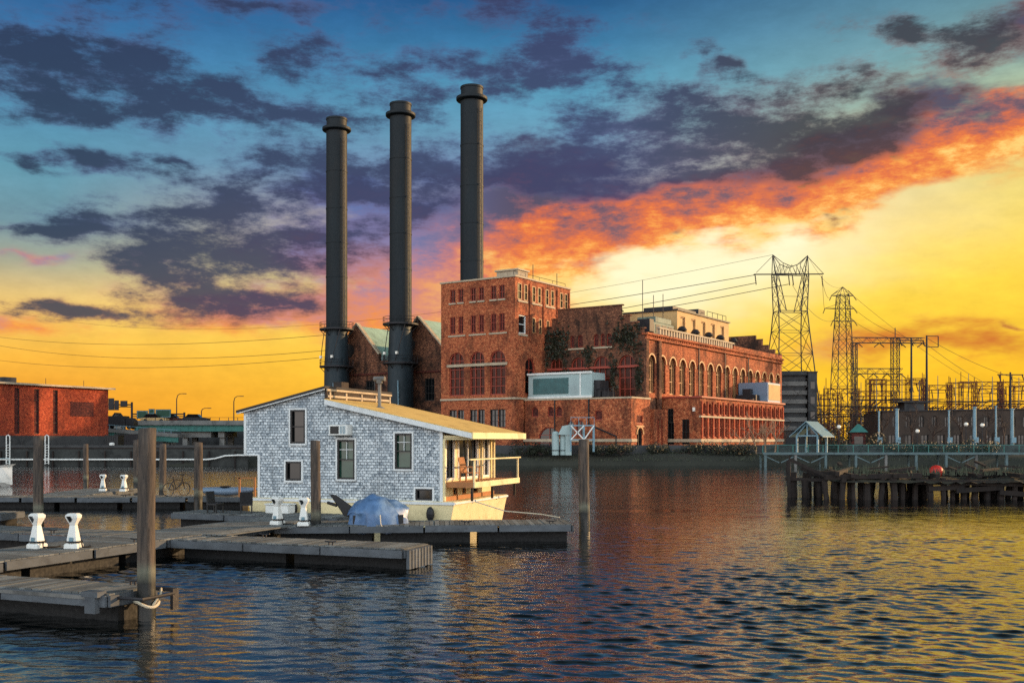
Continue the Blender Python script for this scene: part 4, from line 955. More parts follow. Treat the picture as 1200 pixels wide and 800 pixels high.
m_ = MB(); [m_.box(6.66, 6.74, 2.1 + k * .16, 2.2 + k * .16, .02, .46) for k in range(8)]; m_.part('end_fender', M['fascia'], dC)
dF = dock('dock finger leading off left behind the two nearest white pedestals', NF, -10.5, -2.16, 2.0, 3.6, .496, 'x', [(-4, 2.2)])
dD = dock('long dock finger lying alongside the cream houseboat hull', DF, .7, 9.3, 0, 1.9, .53, 'x', [(6.2, .2), (8.7, .25)])
dG = dock('short dock with dark chairs left of the houseboat', NF, -6.2, .4, 9.62, 11.2, .5, 'x')
dE = dock('far dock along the back of the marina with a bicycle on it', WF, -31, -11.7, 44.6, 46.2, .5, 'x', [(-17, 44.9)])
dH = dock('far finger dock reaching back with two small pedestals on it', WF, -21.9, -19.2, 46.26, 52.6, .5, 'y')
dS = dock('small low float at the left edge among the docks', WF, -23, -17.7, 35.4, 37.2, .42, 'x')
# plank gangway laid over the junction
m_ = MB(); [m_.box(.25 + k * .16, .38 + k * .16, 3.0, 6.0, .52, .555) for k in range(5)]; m_.box(.2, 1.1, 3.1, 3.2, .498, .52); m_.box(.2, 1.1, 5.8, 5.9, .498, .52)
m_.solo('gangplank', M['deckwood'], 'plank gangway lying between two dock fingers before the houseboat', 'gangway', (.65, 4.5, .5), NF)

# ------------------------------------------------------------------ piles
def pile(px, pyt, d, dia, label, tilt=(0, 0)):
    p = at(px, 515, d); zt = EYE + (515 - pyt) / 1200 * d
    m = MB(); n = 16; pts = []; rr = []
    ph = [random.uniform(0, 6) for _ in range(4)]
    prof = []
    base = 0
    zs = [-.9 + (zt + .9) * i / 14 for i in range(15)]
    for i, z in enumerate(zs):
        for k in range(n):
            t = 2 * PI * k / n; r = dia / 2 * (1 + .035 * math.sin(2 * t + ph[0]) + .03 * math.sin(3 * t + ph[1] + z) + random.uniform(-.012, .012)) * (1.04 - .06 * i / 14)
            m.v.append((r * math.cos(t) + tilt[0] * z + .012 * math.sin(z * 1.3 + ph[2]), r * math.sin(t) + tilt[1] * z, z + (.05 * math.cos(t + ph[3]) * dia if i == 14 else 0)))
    for i in range(14):
        for k in range(n): k2 = (k + 1) % n; m.f.append((i * n + k, i * n + k2, (i + 1) * n + k2, (i + 1) * n + k))
    m.f.append(tuple(14 * n + k for k in range(n)))
    th = Frame((p.x, p.y))
    return m.solo('mooring_pile', M['pile'], label, 'pile', (0, 0, 0), th, 'timber mooring piles', smooth=True)
pile(172, 502, 17.05, .285, 'thick dark timber pile nearest the viewer with rope round its foot')
pile(684.5, 515, 33.4, .34, 'lone timber pile right of the houseboat at the dock end')
pile(370, 516, 30.1, .285, 'timber pile in front of the shingled wall between white pedestal and tarp')
pile(45, 511, 33.0, .30, 'timber pile standing just behind the left white pedestal', (.004, 0))
pile(100.5, 520, 60, .30, 'thin far timber pile nearest the left brick building')
pile(160.5, 515, 56, .36, 'far timber pile half hidden by the nearest thick pile')
pile(190.5, 520, 48, .30, 'far timber pile just right of the thick nearest pile')
pile(232.5, 518, 42.5, .34, 'far timber pile between the bicycle and the shingled house', (-.004, 0))
# rope round the first pile
m_ = MB(); c = at(172, 515, 17.05); pts = []
for k in range(19):
    a = PI * .2 - 1.45 * PI * k / 18; pts.append((c.x + .19 * math.cos(a), c.y + .19 * math.sin(a), .28 + .045 * math.sin(a * 2)))
pts += [(c.x - .25, c.y + .25, .38), (c.x - .4, c.y + .42, .47)]
m_.path(pts, .028, 7); m_.path([(c.x + .15, c.y - .12, .27), (c.x + .2, c.y + .1, .42), (c.x + .17, c.y + .2, .5)], .022, 6)
m_.solo('mooring_rope', M['rope'], 'pale rope looped round the foot of the nearest pile', 'rope', (c.x, c.y, .28), smooth=True)
m_ = MB(); p0 = at(684, 560, 33.2); m_.path([(-1.2, 33.2, 1.0 - .35 * math.sin(PI * 0)), (-.2, 33, .7), (.9, 32.8, .62), (1.5, 32.2, .56)], .018, 5)
m_.solo('mooring_line', M['rope'], 'thin rope from the houseboat bow to the dock end', 'rope', (-.2, 33, .7))
# ------------------------------------------------------------------ power pedestals
def pedestal(fr, x, y, z, label, rz=0, first=[None]):
    if first[0] is None:
        t = Thing('power_pedestal', label, 'pedestal', (x, y, z), fr, 'white dock power pedestals'); b = t.b; first[0] = t
        MB().sq([(.175, .175, 0), (.175, .175, .10), (.15, .15, .13)], b).part('foot', M['white'], t, bevel=.012)
        MB().sq([(.135, .135, .131), (.12, .12, .25), (.072, .072, .58)], b).part('column', M['white'], t, bevel=.012)
        MB().sq([(.075, .075, .581), (.085, .085, .62), (.155, .13, .76), (.16, .135, .82), (.11, .095, .87)], b).part('head', M['white'], t, bevel=.012)
        m = MB(); m.prism([b + Vector((-.12, -.138, .80)), b + Vector((-.05, -.09, .64)), b + Vector((.02, -.115, .72)), b + Vector((-.02, -.138, .80))], (0, -.02, 0)); m.part('socket_cover', M['glass_black'], t)
        m = MB(); m.ring((b.x + .02, b.y, b.z + .17), .19, .022, 16); m.path([(b.x + .2, b.y, b.z + .17), (b.x + .25, b.y - .05, b.z + .04), (b.x + .3, b.y + .3, b.z + .015), (b.x + .15, b.y + .6, b.z + .015)], .02, 5); m.part('power_cable', M['black'], t)
        m = MB(); m.box(b.x - .05, b.x + .05, b.y - .15, b.y - .125, b.z + .16, b.z + .28); m.part('hatch', M['steel_pale'], t)
        t.e.scale = (.92, .92, .93)
        return t.e
    c = copy_tree(first[0].e); c.location = fr.w((x, y, z)) * G; c.rotation_euler.z = fr.a + rz; c['label'] = label; return c
pedestal(NF, -1.30, -.93, .5, 'leftmost of the two big white pedestals on the near walkway')
pedestal(NF, -.52, -.62, .5, 'right one of the two big white pedestals on the near walkway', .35)
pedestal(NF, .3, 6.35, .53, 'white dock pedestal left of the pile before the shingled wall', -.1)
pedestal(NF, 1.22, 6.3, .53, 'white dock pedestal right beside the pile before the shingled wall', .4)
pedestal(WF, at(130, 515, 51).x, 50, .5, 'far small white pedestal on the back finger dock, left one', .2)
pedestal(WF, at(149, 515, 50).x, 49.6, .5, 'far small white pedestal on the back finger dock, right one', -.2)
# ------------------------------------------------------------------ covered skiff with tilted outboard
t_ = Thing('covered_skiff', 'small boat under a lumpy blue tarp with tilted black outboard', 'boat', (3.6, .95, .53), DF)
b = t_.b; m = MB(); nu, nw = 60, 40; rs2 = np.random.RandomState(11)
for i in range(nu + 1):
    s = i / nu; x = -.86 + 1.74 * s
    wd = .62 * (math.sin(PI * min(1, s * .86 + .13)) ** .72); hh = (.56 + .20 * math.exp(-((s - .42) / .3) ** 2)) * (math.sin(PI * (s * .93 + .035)) ** .26)
    for j in range(nw + 1):
        q = j / nw * 2 - 1; a = q * PI / 2
        y = -.2 + wd * 1.15 * math.sin(a); z = -.16 + (hh + .2) * (math.cos(a) ** .5 if abs(q) < 1 else 0)
        fold = .06 * math.sin(8 * s + 5 * q) + .07 * abs(math.sin(9 * s - 5 * q + 1)) ** 2 + .03 * math.sin(15 * q + 9 * s) + .025 * math.sin(19 * s + 9 * q) 
        z += fold * (1 - abs(q) ** 3) * .8; y += fold * .6
        if abs(q) > .85: z -= .10 * abs(math.sin(7 * s)) * (abs(q) - .85) / .15
        m.v.append((b.x + x + fold * .4, b.y + y, b.z + z))
for i in range(nu):
    for j in range(nw): o = i * (nw + 1) + j; m.f.append((o, o + 1, o + nw + 2, o + nw + 1))
m.part('tarp', M['tarp'], t_, smooth=True)
m = MB(); m.prism([b + Vector((-.7, -.7, 0.02)), b + Vector((.75, -.55, .02)), b + Vector((.8, .4, .02)), b + Vector((-.75, .4, .02))], (0, 0, .25)); m.part('hull', M['black'], t_)
m = MB(); m.prism([b + Vector((-1.42, -.2, .86)), b + Vector((-1.24, -.2, .84)), b + Vector((-.72, -.2, .46)), b + Vector((-.66, -.2, .16)), b + Vector((-1.0, -.2, .22)), b + Vector((-1.18, -.2, .5))], (0, .12, 0))
m.path([b + Vector((-1.2, -.14, .52)), b + Vector((-1.5, -.14, .62))], .05, 8); m.part('outboard', M['black'], t_, bevel=.02)
m = MB(); m.path([b + Vector((.1, -.92, .3)), b + Vector((.12, -.97, .05)), b + Vector((.18, -.95, -.1))], .015, 5); m.part('tie_rope', M['rope'], t_)
# ------------------------------------------------------------------ other marina things
# bicycle
t_ = Thing('bicycle', 'dark bicycle parked upright on the far dock', 'bicycle', (at(207, 515, 45.4).x, 45.4, .5), WF)
b = t_.b; ca, sa = math.cos(.95), math.sin(.95); BP = lambda x, z, y=0: b + Vector((x * ca - y * sa, x * sa + y * ca, z))
for cx_ in (-.42, .42):
    m = MB(); m.path([BP(cx_ + .29 * math.cos(2 * PI * k / 22), .3 + .29 * math.sin(2 * PI * k / 22)) for k in range(23)], .022, 6); wh = m.part('wheel', M['black'], t_)
    m = MB(); [m.path([BP(cx_, .3), BP(cx_ + .28 * math.cos(PI * k / 5), .3 + .28 * math.sin(PI * k / 5))], .004, 3) for k in range(10)]; m.part('spokes', M['steel_pale'], t_, wh)
m = MB()
for p, q in (((-.42, .3), (-.15, .72)), ((-.15, .72), (.3, .72)), ((-.15, .72), (-.03, .3)), ((-.03, .3), (.3, .68)), ((-.42, .3), (-.03, .3)), ((.42, .3), (.3, .8))): m.path([BP(*p), BP(*q)], .022, 6)
m.part('frame', M['steel_dark'], t_)
m = MB(); m.path([BP(-.15, .72), BP(-.18, .86)], .018, 6); m.cbox(BP(-.18, .9), .26, .13, .06, rz=.95); m.part('saddle', M['black'], t_)
m = MB(); m.path([BP(.3, .8), BP(.28, .95)], .018, 6); m.path([BP(.24, .95, -.26), BP(.3, .95, 0), BP(.24, .95, .26)], .018, 6); m.part('handlebar', M['black'], t_)
# kayak on trestles
t_ = Thing('kayak', 'grey blue kayak lying on the far dock left of the houseboat', 'kayak', (-12.7, 45.4, .5), WF); b = t_.b
m = MB()
for i in range(15):
    s = i / 14 * 2 - 1; r = .26 * max(.04, (1 - s * s)) ** .6
    for k in range(10):
        a = 2 * PI * k / 10; m.v.append((b.x + s * 1.45, b.y + r * 1.1 * math.cos(a), b.z + .22 + .10 * s * s + r * .75 * math.sin(a)))
for i in range(14):
    for k in range(10): k2 = (k + 1) % 10; m.f.append((i * 10 + k, i * 10 + k2, (i + 1) * 10 + k2, (i + 1) * 10 + k))
m.part('hull', M['bluebox'], t_, smooth=True)
m = MB(); m.lathe([(.22, .38), (.25, .44), (.2, .45)], b, 12); m.part('cockpit_rim', M['black'], t_)
# handrail post
m = MB(); m.box(-11.95, -11.87, 44.7, 44.78, .5, 1.35); m.box(-12.0, -11.2, 44.7, 44.78, 1.3, 1.36); m.box(-11.28, -11.2, 44.7, 44.78, .5, 1.3)
m.solo('hand_rail', M['timber'], 'short timber hand rail at the far dock end by the house', 'rail', (-11.6, 44.7, .5))
# two dark chairs on the short dock
cd = Thing('deck_chair', 'black folding chair on the short dock, farther from the house', 'chair', (-4.75, 10.1, .5), NF, 'black chairs on the short dock'); b = cd.b
MB().cbox(b + Vector((0, 0, .3)), .42, .42, .05).part('seat', M['black'], cd); MB().cbox(b + Vector((-.2, 0, .52)), .05, .42, .42, ry=-.15).part('backrest', M['black'], cd)
for sx in (-.18, .18):
    for sy in (-.18, .18): MB().cbox(b + Vector((sx, sy, .14)), .04, .04, .28).part('leg', M['black'], cd)
c = copy_tree(cd.e); c.location = NF.w((-3.55, 10.2, .5)) * G; c.rotation_euler.z += 2.2; c['label'] = 'black folding chair on the short dock, close to the shingled house'
m = MB(); m.box(-3.0, -2.1, 10.5, 10.95, .5, .78); m.box(-3.03, -2.07, 10.47, 10.98, .78, .83)
m.solo('deck_box', M['white'], 'low white storage box on the short dock beside the house', 'box', (-2.5, 10.7, .5), NF, bevel=.02)
# white motor boat, bow showing at the left edge
t_ = Thing('motor_boat', 'white motor boat whose bow shows at the left edge', 'boat', (-35.4, 66, 0), WF); b = t_.b
m = MB(); ns = 16
for i in range(ns + 1):
    s = i / ns; x = -5 + 8.2 * s; bw_ = 1.35 * (1 - max(0, (s - .45) / .55) ** 2.2) + .02; zd = .95 + .5 * s ** 2; kz = -.3 + .9 * max(0, s - .7) ** 1.6 * 3
    for (f, z) in ((1, zd), (.93, zd - .18), (.78, .1 + kz * .6 + .2 * s), (0, kz)): m.v.append((b.x + x + (.25 if z == zd else 0) * s, b.y - bw_ * f, z))
    for (f, z) in ((.78, .1 + kz * .6 + .2 * s), (.93, zd - .18), (1, zd)): m.v.append((b.x + x + (.25 if z == zd else 0) * s, b.y + bw_ * f, z))
for i in range(ns):
    for k in range(6): o = i * 7 + k; m.f.append((o, o + 1, o + 8, o + 7))
    m.f.append((i * 7 + 6, i * 7, i * 7 + 7, i * 7 + 13))
m.part('hull', M['white'], t_)
m = MB(); m.sq([(1.9, .95, .95), (1.5, .8, 1.75), (1.4, .75, 1.8)], b + Vector((-1.6, 0, 0))); m.part('cabin', M['white'], t_)
m = MB(); m.prism([b + Vector((-.0, -.8, 1.2)), b + Vector((.42, -.7, 1.2)), b + Vector((-.05, -.65, 1.7)), b + Vector((-.2, -.7, 1.7))], (0, 1.4, 0)); m.part('windscreen', M['glass_black'], t_)
m = MB(); m.path([b + Vector((.4 + 2.7 * k / 6, -1.2 + .95 * (k / 6) ** 2, 1.75 + .05 * k / 6)) for k in range(7)], .025, 5); [m.path([b + Vector((.4 + 2.7 * k / 6, -1.2 + .95 * (k / 6) ** 2, 1.2)), b + Vector((.4 + 2.7 * k / 6, -1.2 + .95 * (k / 6) ** 2, 1.78))], .02, 4) for k in range(0, 7, 2)]; m.part('bow_rail', M['steel_pale'], t_)
# ------------------------------------------------------------------ pylons and switchyard
def lattice_col(m, c, zs, hw, leg=.11, br=.055, sub=1):
    """four legs through sections (z, half x, half y) with cross braces on every face"""
    P = lambda i, a, b: (c[0] + a * hw[i][0], c[1] + b * hw[i][1], zs[i])
    q = [(-1, -1), (1, -1), (1, 1), (-1, 1)]
    for i in range(len(zs) - 1):
        for k in range(4):
            a, b = q[k], q[(k + 1) % 4]
            m.beam(P(i, *a), P(i + 1, *a), leg)
            m.beam(P(i, *a), P(i + 1, *b), br); m.beam(P(i, *b), P(i + 1, *a), br)
            m.beam(P(i + 1, *a), P(i + 1, *b), br)
def insul(m, p, l=1.6, d=(0, 0, -1)):
    p = Vector(p); d = Vector(d).normalized()
    pts = [p + d * (l * k / 10) for k in range(11)]; m.path(pts, [.05 if k % 2 else .13 for k in range(11)], 6)
P1 = at(926, 515, 180); F1 = Frame((P1.x, P1.y), .12)
t_ = Thing('transmission_pylon', 'big lattice pylon with two horned peaks beside the hall', 'pylon', (0, 0, 1.6), F1)
m = MB(); zs = [1.5, 8, 13.5, 18, 22, 25.5]; hw = [(4.5, 4.5), (3.9, 3.8), (3.4, 3.1), (3.05, 2.5), (2.75, 1.9), (2.6, 1.3)]
lattice_col(m, (0, 0), zs, hw, .15, .075); m.part('tower_body', M['lattice'], t_)
m = MB()
for sx in (-1, 1):
    o = [(sx * 2.6, 25.5), (sx * 2.75, 28), (sx * 2.9, 30.2), (sx * 3.0, 32.0)]; i_ = [(sx * 1.2, 25.5), (sx * 1.75, 28), (sx * 2.2, 30.2), (sx * 2.6, 32.0)]
    for sy in (-1, 1):
        yy = [1.3, 1.2, 1.1, 1.0]
        for k in range(3):
            m.beam((o[k][0], sy * yy[k], o[k][1]), (o[k + 1][0], sy * yy[k + 1], o[k + 1][1]), .14); m.beam((i_[k][0], sy * yy[k], i_[k][1]), (i_[k + 1][0], sy * yy[k + 1], i_[k + 1][1]), .12)
            m.beam((o[k][0], sy * yy[k], o[k][1]), (i_[k + 1][0], sy * yy[k + 1], i_[k + 1][1]), .07); m.beam((i_[k][0], sy * yy[k], i_[k][1]), (o[k + 1][0], sy * yy[k + 1], o[k + 1][1]), .07)
    for k in range(4): m.beam((o[k][0], -1.1, o[k][1]), (o[k][0], 1.1, o[k][1]), .07)
m.beam((-2.6, -1.3, 25.5), (2.6, -1.3, 25.5), .12); m.beam((-2.6, 1.3, 25.5), (2.6, 1.3, 25.5), .12); m.beam((-2.7, -1.2, 28), (2.7, -1.2, 28), .06)
m.part('window_frame', M['lattice'], t_)
m = MB()
for sy in (-.9, .9):
    m.beam((-6.6, sy * .2, 31.9), (6, sy * .2, 32.2), .14); m.beam((-3, sy, 32), (3, sy, 32), .12)
    for sx in (-1, 1):
        m.beam((sx * 3.0, sy, 32), (sx * 3.2, 0, 35.4), .12); m.beam((sx * 2.4, sy, 32.2), (sx * 3.2, 0, 35.4), .08); m.beam((sx * 3.2, 0, 35.4), (sx * 1.6, sy * .8, 33.9), .1); m.beam((sx * 1.6, sy * .8, 33.9), (0, sy * .8, 33.3), .1)
        m.beam((sx * 1.6, sy * .8, 33.9), (sx * 1.4, sy, 32), .07); m.beam((sx * 3.2, 0, 35.2), (sx * 6.2, 0, 32.2), .07)
        for k in range(4): x0 = sx * (3 - k * .75); x1 = sx * (3 - (k + 1) * .75); m.beam((x0, sy, 32), (x1, sy * .8, 33.6), .06)
m.part('crossarm', M['lattice'], t_)
for x in (-6.4, -.3, .4, 5.8):
    m = MB(); insul(m, (x, 0, 31.8), 1.7, (.12, 0, -1)); m.part('insulator', M['steel_dark'], t_)
P2 = at(987.5, 515, 230); F2 = Frame((P2.x, P2.y), .1)
t_ = Thing('transmission_pylon', 'slim lattice pylon with three short arms between the horned pylon and the switchyard', 'pylon', (0, 0, 1.6), F2)
m = MB(); zs = [1.5, 6.5, 11, 15, 18.8, 22.3, 25.5, 28.5, 31.2, 33.8, 35.5]; hw = [(2.5 - 1.5 * (k / 10) ** .85,) * 2 for k in range(11)]
lattice_col(m, (0, 0), zs, hw, .15, .08); m.part('tower_body', M['lattice'], t_)
for z, a, b in ((35.3, 2.7, 2.6), (32.4, 4.2, 2.8), (29.6, 2.4, 2.8)):
    m = MB()
    for sy in (-.8, .8):
        m.beam((-a, 0, z), (-.9, sy, z), .12); m.beam((b, 0, z), (.9, sy, z), .12); m.beam((-a, 0, z), (-.9, sy, z + 1.1), .08); m.beam((b, 0, z), (.9, sy, z + 1.1), .08); m.beam((-.9, sy, z), (.9, sy, z), .1)
    arm = m.part('crossarm', M['lattice'], t_)
    for x in (-a + .1, b - .1):
        i_ = MB(); insul(i_, (x, 0, z), 1.2, (.5 if x > 0 else -.3, 0, -.7)); i_.part('insulator', M['steel_dark'], t_, arm)
m = MB()
for sx in (-1, 1):
    for sy in (-1, 1): m.beam((sx, sy, 35.5), (0, 0, 37.3), .1)
m.beam((-2.7, 0, 35.3), (0, 0, 37.3), .08); m.beam((2.6, 0, 35.3), (0, 0, 37.3), .08); m.part('peak', M['lattice'], t_)

# tall terminal gantry with two beams
GP = at(1049, 515, 176); GFm = Frame((GP.x, GP.y), .06)
t_ = Thing('line_gantry', 'tall lattice gantry post with long beams reaching left to the slim pylon', 'gantry', (0, 0, 1.6), GFm)
m = MB(); lattice_col(m, (0, 0), [1.5 + 1.36 * k for k in range(15)], [(.55, .55)] * 15, .1, .05); m.beam((0, 0, 20.5), (0, 0, 22.2), .12); m.part('post', M['lattice'], t_)
for z, x0, x1 in ((19.6, -7.6, 5.0), (14.3, -7.2, 1.2)):
    m = MB(); n = int((x1 - x0) / .9)
    for sy in (-.4, .4):
        m.beam((x0, sy, z), (x1, sy, z), .1); m.beam((x0, sy, z + .9), (x1, sy, z + .9), .1)
        for k in range(n): a = x0 + (x1 - x0) * k / n; b2 = x0 + (x1 - x0) * (k + 1) / n; m.beam((a, sy, z + .9 * (k % 2)), (b2, sy, z + .9 * ((k + 1) % 2)), .055)
    bm_ = m.part('beam', M['lattice'], t_)
    for k in range(4):
        x = x0 + 1 + k * (x1 - x0 - 1.2) / 3; i_ = MB(); insul(i_, (x, 0, z), 1.1, (.6, 0, -.5)); insul(i_, (x, 0, z), 1.1, (-.6, 0, -.5)); i_.part('insulator', M['steel_dark'], t_, bm_)
m = MB(); lattice_col(m, (-7.2, 0), [1.5 + 1.5 * k for k in range(13)], [(.4, .4)] * 13, .1, .05); m.part('post', M['lattice'], t_)
# tapered steel poles
def spole(px, d, ytop, label, arm=None):
    p = at(px, 515, d); h = EYE + (515 - ytop) / 1200 * d; f = Frame((p.x, p.y), .1)
    t = Thing('steel_pole', label, 'pole', (0, 0, 1.6), f, 'tall dark poles of the switchyard')
    MB().path([(0, 0, 1.5), (0, 0, h)], [.26, .14], 10).part('shaft', M['steel_dark'], t)
    m = MB()
    if arm == 'box':
        for a, b in (((0, 0, h - .1), (2.0, 0, h - .1)), ((2.0, 0, h - .1), (2.0, 0, h - 1.9)), ((0, 0, h - 1.9), (2.0, 0, h - 1.9))): m.beam(a, b, .12)
    else:
        m.beam((-2.2, 0, h - .4), (2.2, 0, h - .4), .16)
        for x in (-2, 0, 2): insul(m, (x, 0, h - .4), 1.0, (.3, 0, -.8))
    m.part('crossarm', M['steel_dark'], t)
spole(1068, 172, 396, 'tall dark pole just right of the lattice gantry post', 'tee')
spole(1086, 170, 393, 'tall dark pole with a square bracket at its top', 'box')
spole(1184, 165, 436, 'dark tee topped pole at the far right of the switchyard', 'tee')
# portal frames of the switchyard
def portal(px0, px1, ytop, d, label, tall=0):
    a, b = at(px0, 515, d), at(px1, 515, d); f = Frame((a.x, a.y), random.uniform(-.05, .05)); W_ = b.x - a.x; h = EYE + (515 - ytop) / 1200 * d
    t = Thing('switchyard_frame', label, 'steel frame', (0, 0, 1.6), f, 'switchyard portal frames')
    for x in (0, W_):
        m = MB(); n = 8; lattice_col(m, (x, 0), [1.5 + (h - 1.5) * k / n for k in range(n + 1)], [(.36, .36)] * (n + 1), .075, .035); m.beam((x, 0, h), (x, 0, h + random.uniform(.5, 2.0)), .09); m.part('column', M['steel_tinted'], t)
    m = MB(); n = max(3, int(W_ / 1.0))
    for sy in (-.35, .35):
        for z in (h - .9, h - .05): m.beam((0, sy, z), (W_, sy, z), .11)
        for k in range(n): m.beam((W_ * k / n, sy, h - .9 + .85 * (k % 2)), (W_ * (k + 1) / n, sy, h - .9 + .85 * ((k + 1) % 2)), .06)
    m.part('beam', M['steel_tinted'], t)
    for k in range(3):
        x = W_ * (k + .7) / 3.4; m = MB(); insul(m, (x, 0, h - .9), 1.5, (random.uniform(-.3, .3), 0, -1)); m.part('insulator', M['steel_dark'], t)
    m = MB(); zb = h * .62
    for y_ in (-1.2, 0, 1.2): m.path([(-3, y_, zb), (W_ + 3, y_, zb)], .07, 6)
    for y_ in (-1.2, 1.2): m.path([(-3, y_, zb + 1.6), (W_ + 3, y_, zb + 1.5)], .05, 5)
    for k in range(int(W_ / 2.2) + 1): x = k * 2.2 + .3; m.path([(x, -1.2, zb), (x + .4, -1.0, h - 2.4)], .03, 4)
    m.part('busbar', M['steel_dark'], t)
    m = MB()
    for k in range(3):
        x = W_ * (k + .5) / 3
        for y_ in (-1.2, 1.2): m.path([(x, y_, 1.5), (x, y_, zb - 1.4)], .12, 6); insul(m, (x, y_, zb - 1.4), 1.4, (0, 0, 1)); m.beam((x - .8, y_, zb + .3), (x + .5, y_, zb + 1.3), .12)
    m.part('switch_post', M['steel_tinted'], t)
for a in ((960, 984, 462, 205, 'reddish portal frame at the left foot of the slim pylon'), (968, 1004, 455, 185, 'reddish portal frame straddling the slim pylon base'), (1003, 1046, 458, 178, 'low reddish portal frame just left of the lattice gantry post'),
          (1017, 1036, 444, 190, 'narrow reddish portal frame between slim pylon and lattice gantry'), (1022, 1082, 445, 198, 'wide reddish portal frame behind the lattice gantry post'), (1064, 1083, 443, 182, 'narrow reddish portal frame around the two tall dark poles'),
          (1086, 1114, 451, 186, 'reddish portal frame right of the square bracket pole'), (1112, 1142, 448, 180, 'reddish portal frame above the middle of the dark brick building'), (1126, 1172, 447, 196, 'wide reddish portal frame rear right of the switchyard'),
          (1144, 1176, 455, 184, 'lower reddish portal frame left of the tee topped pole'), (1172, 1206, 447, 188, 'reddish portal frame behind the tee topped pole'), (1186, 1240, 452, 178, 'reddish portal frame cut off by the right edge')):
    portal(*a)
# thin masts between the frames
for px, d, yt, l in ((966, 190, 452, 'thin grey mast left of the slim pylon foot'), (1009, 184, 448, 'thin grey mast just right of the slim pylon foot'), (1027, 176, 440, 'thin grey mast left of the lattice gantry post'), (1057, 182, 438, 'thin grey mast just right of the lattice gantry post'), (1077, 178, 446, 'thin grey mast between the two tall dark poles'), (1099, 182, 440, 'thin grey mast right of the square bracket pole'), (1120, 176, 443, 'thin grey mast over the middle of the dark brick building'), (1135, 186, 438, 'tall thin grey mast above the stout right pole'), (1151, 180, 447, 'thin grey mast right of the stout right pole'), (1163, 176, 441, 'thin grey mast left of the tee topped pole'), (1194, 182, 442, 'thin grey mast at the right edge of the frames')):
    p = at(px, 515, d); f = Frame((p.x, p.y)); h = EYE + (515 - yt) / 1200 * d
    t_ = Thing('lightning_mast', l, 'mast', (0, 0, 1.6), f, 'thin masts of the switchyard')
    MB().path([(0, 0, 1.5), (0, 0, h)], [.12, .05], 6).part('shaft', M['concrete'], t_)
    m = MB(); [m.beam((-1.0 - k * .3, 0, h * .62 + k * 1.2), (1.2, 0, h * .62 + k * 1.2), .07) for k in range(3)]; [insul(m, (x, 0, h * .62), 1.0, (0, .2, -1)) for x in (-.9, 0, 1.0)]; m.part('bracket', M['steel_dark'], t_)
# overhead wires
def wire(p, q, sag, label, r=.035, first=[0]):
    p, q = Vector(p), Vector(q); pts = [p.lerp(q, k / 24) - Vector((0, 0, 4 * sag * (k / 24) * (1 - k / 24))) for k in range(25)]
    m = MB(); m.path(pts, r, 5); m.solo('overhead_wire', M['steel_dark'], label, 'wire', p.lerp(q, .5), group='overhead power lines', smooth=True)
A = lambda x, z: F1.w((x, 0, z))
Bq = lambda x, z: F2.w((x, 0, z))
wire(A(-6.5, 31.8), at(-60, 386, 430), 9, 'highest wire running left from the horned pylon past the chimneys', .06)
wire(A(-6.3, 30.4), at(-60, 392, 425), 11.5, 'second wire running left from the horned pylon past the chimneys', .06)
wire(A(-.3, 30.3), at(-60, 413, 420), 10, 'lowest wire running left from the horned pylon across the sky', .06)
wire(A(-3.2, 35.4), at(-60, 345, 440), 14, 'faint top wire from the left horn of the big pylon', .03)
wire(A(5.9, 32), Bq(-4.1, 32.4), 2.2, 'wire from the big pylon arm to the slim pylon middle arm')
wire(A(5.9, 31), Bq(-2.6, 35.3), 1.6, 'wire from the big pylon arm to the slim pylon top arm')
wire(A(3.2, 35.4), Bq(0, 37.3), 2, 'wire joining the peaks of the two pylons', .025)
wire(A(.4, 30.2), Bq(-2.3, 29.6), 2, 'wire from the big pylon middle to the slim pylon lowest arm')
wire(Bq(2.5, 35.3), at(1250, 500, 240), 3, 'upper wire sloping right from the slim pylon across the switchyard')
wire(Bq(2.7, 32.4), GFm.w((4.8, 0, 20)), 1.2, 'middle wire from the slim pylon down to the gantry beam')
wire(Bq(2.7, 29.6), GFm.w((2.0, 0, 20)), .8, 'lower wire from the slim pylon down to the gantry beam')
wire(GFm.w((4.8, 0, 20)), at(1230, 480, 190), 1.5, 'wire sloping right from the gantry beam over the portal frames')
wire(at(1086, 396, 170), at(1240, 455, 175), 1.2, 'wire sloping right from the square bracket pole')

# ------------------------------------------------------------------ buildings behind the right bank
a = at(912, 515, 178); SF = Frame((a.x, a.y), -.1)
t_ = Thing('stepped_building', 'pale building with dark horizontal slots below the horned pylon', 'building', (2.5, 3, 1.6), SF)
m = MB(); m.box(.2, 4.7, .3, 7, 1.5, 14.2); m.part('core', M['concrete_dark'], t_)
for k in range(6): MB().box(0, 4.9, 0, .3, 4.6 + k * 1.55, 5.35 + k * 1.55).part('slab_band', M['concrete'], t_)
MB().box(-.2, 5.0, -.2, 7.2, 14.2, 14.9).part('roof_cap', M['concrete_dark'], t_)
t_ = Thing('stair_tower', 'dark narrow tower standing right of the pale slotted building', 'building', (6, 3, 1.6), SF)
m = MB(); m.box(5.02, 6.5, -.5, 4, 1.5, 14.6); m.part('wall', M['concrete_dark'], t_); m = MB(); m.box(4.95, 6.6, -.6, 4.1, 14.6, 14.8); m.part('coping', M['steel_dark'], t_)
m = MB(); [m.box(5.4, 6.1, -.52, -.505, 4 + k * 2.6, 5.2 + k * 2.6) for k in range(4)]; m.part('window', M['glass_black'], t_)
a = at(1034, 515, 162); CF = Frame((a.x, a.y), .03)
t_ = Thing('control_building', 'long dark brick building with a flat roof behind the boardwalk', 'building', (15, 3, 1.6), CF)
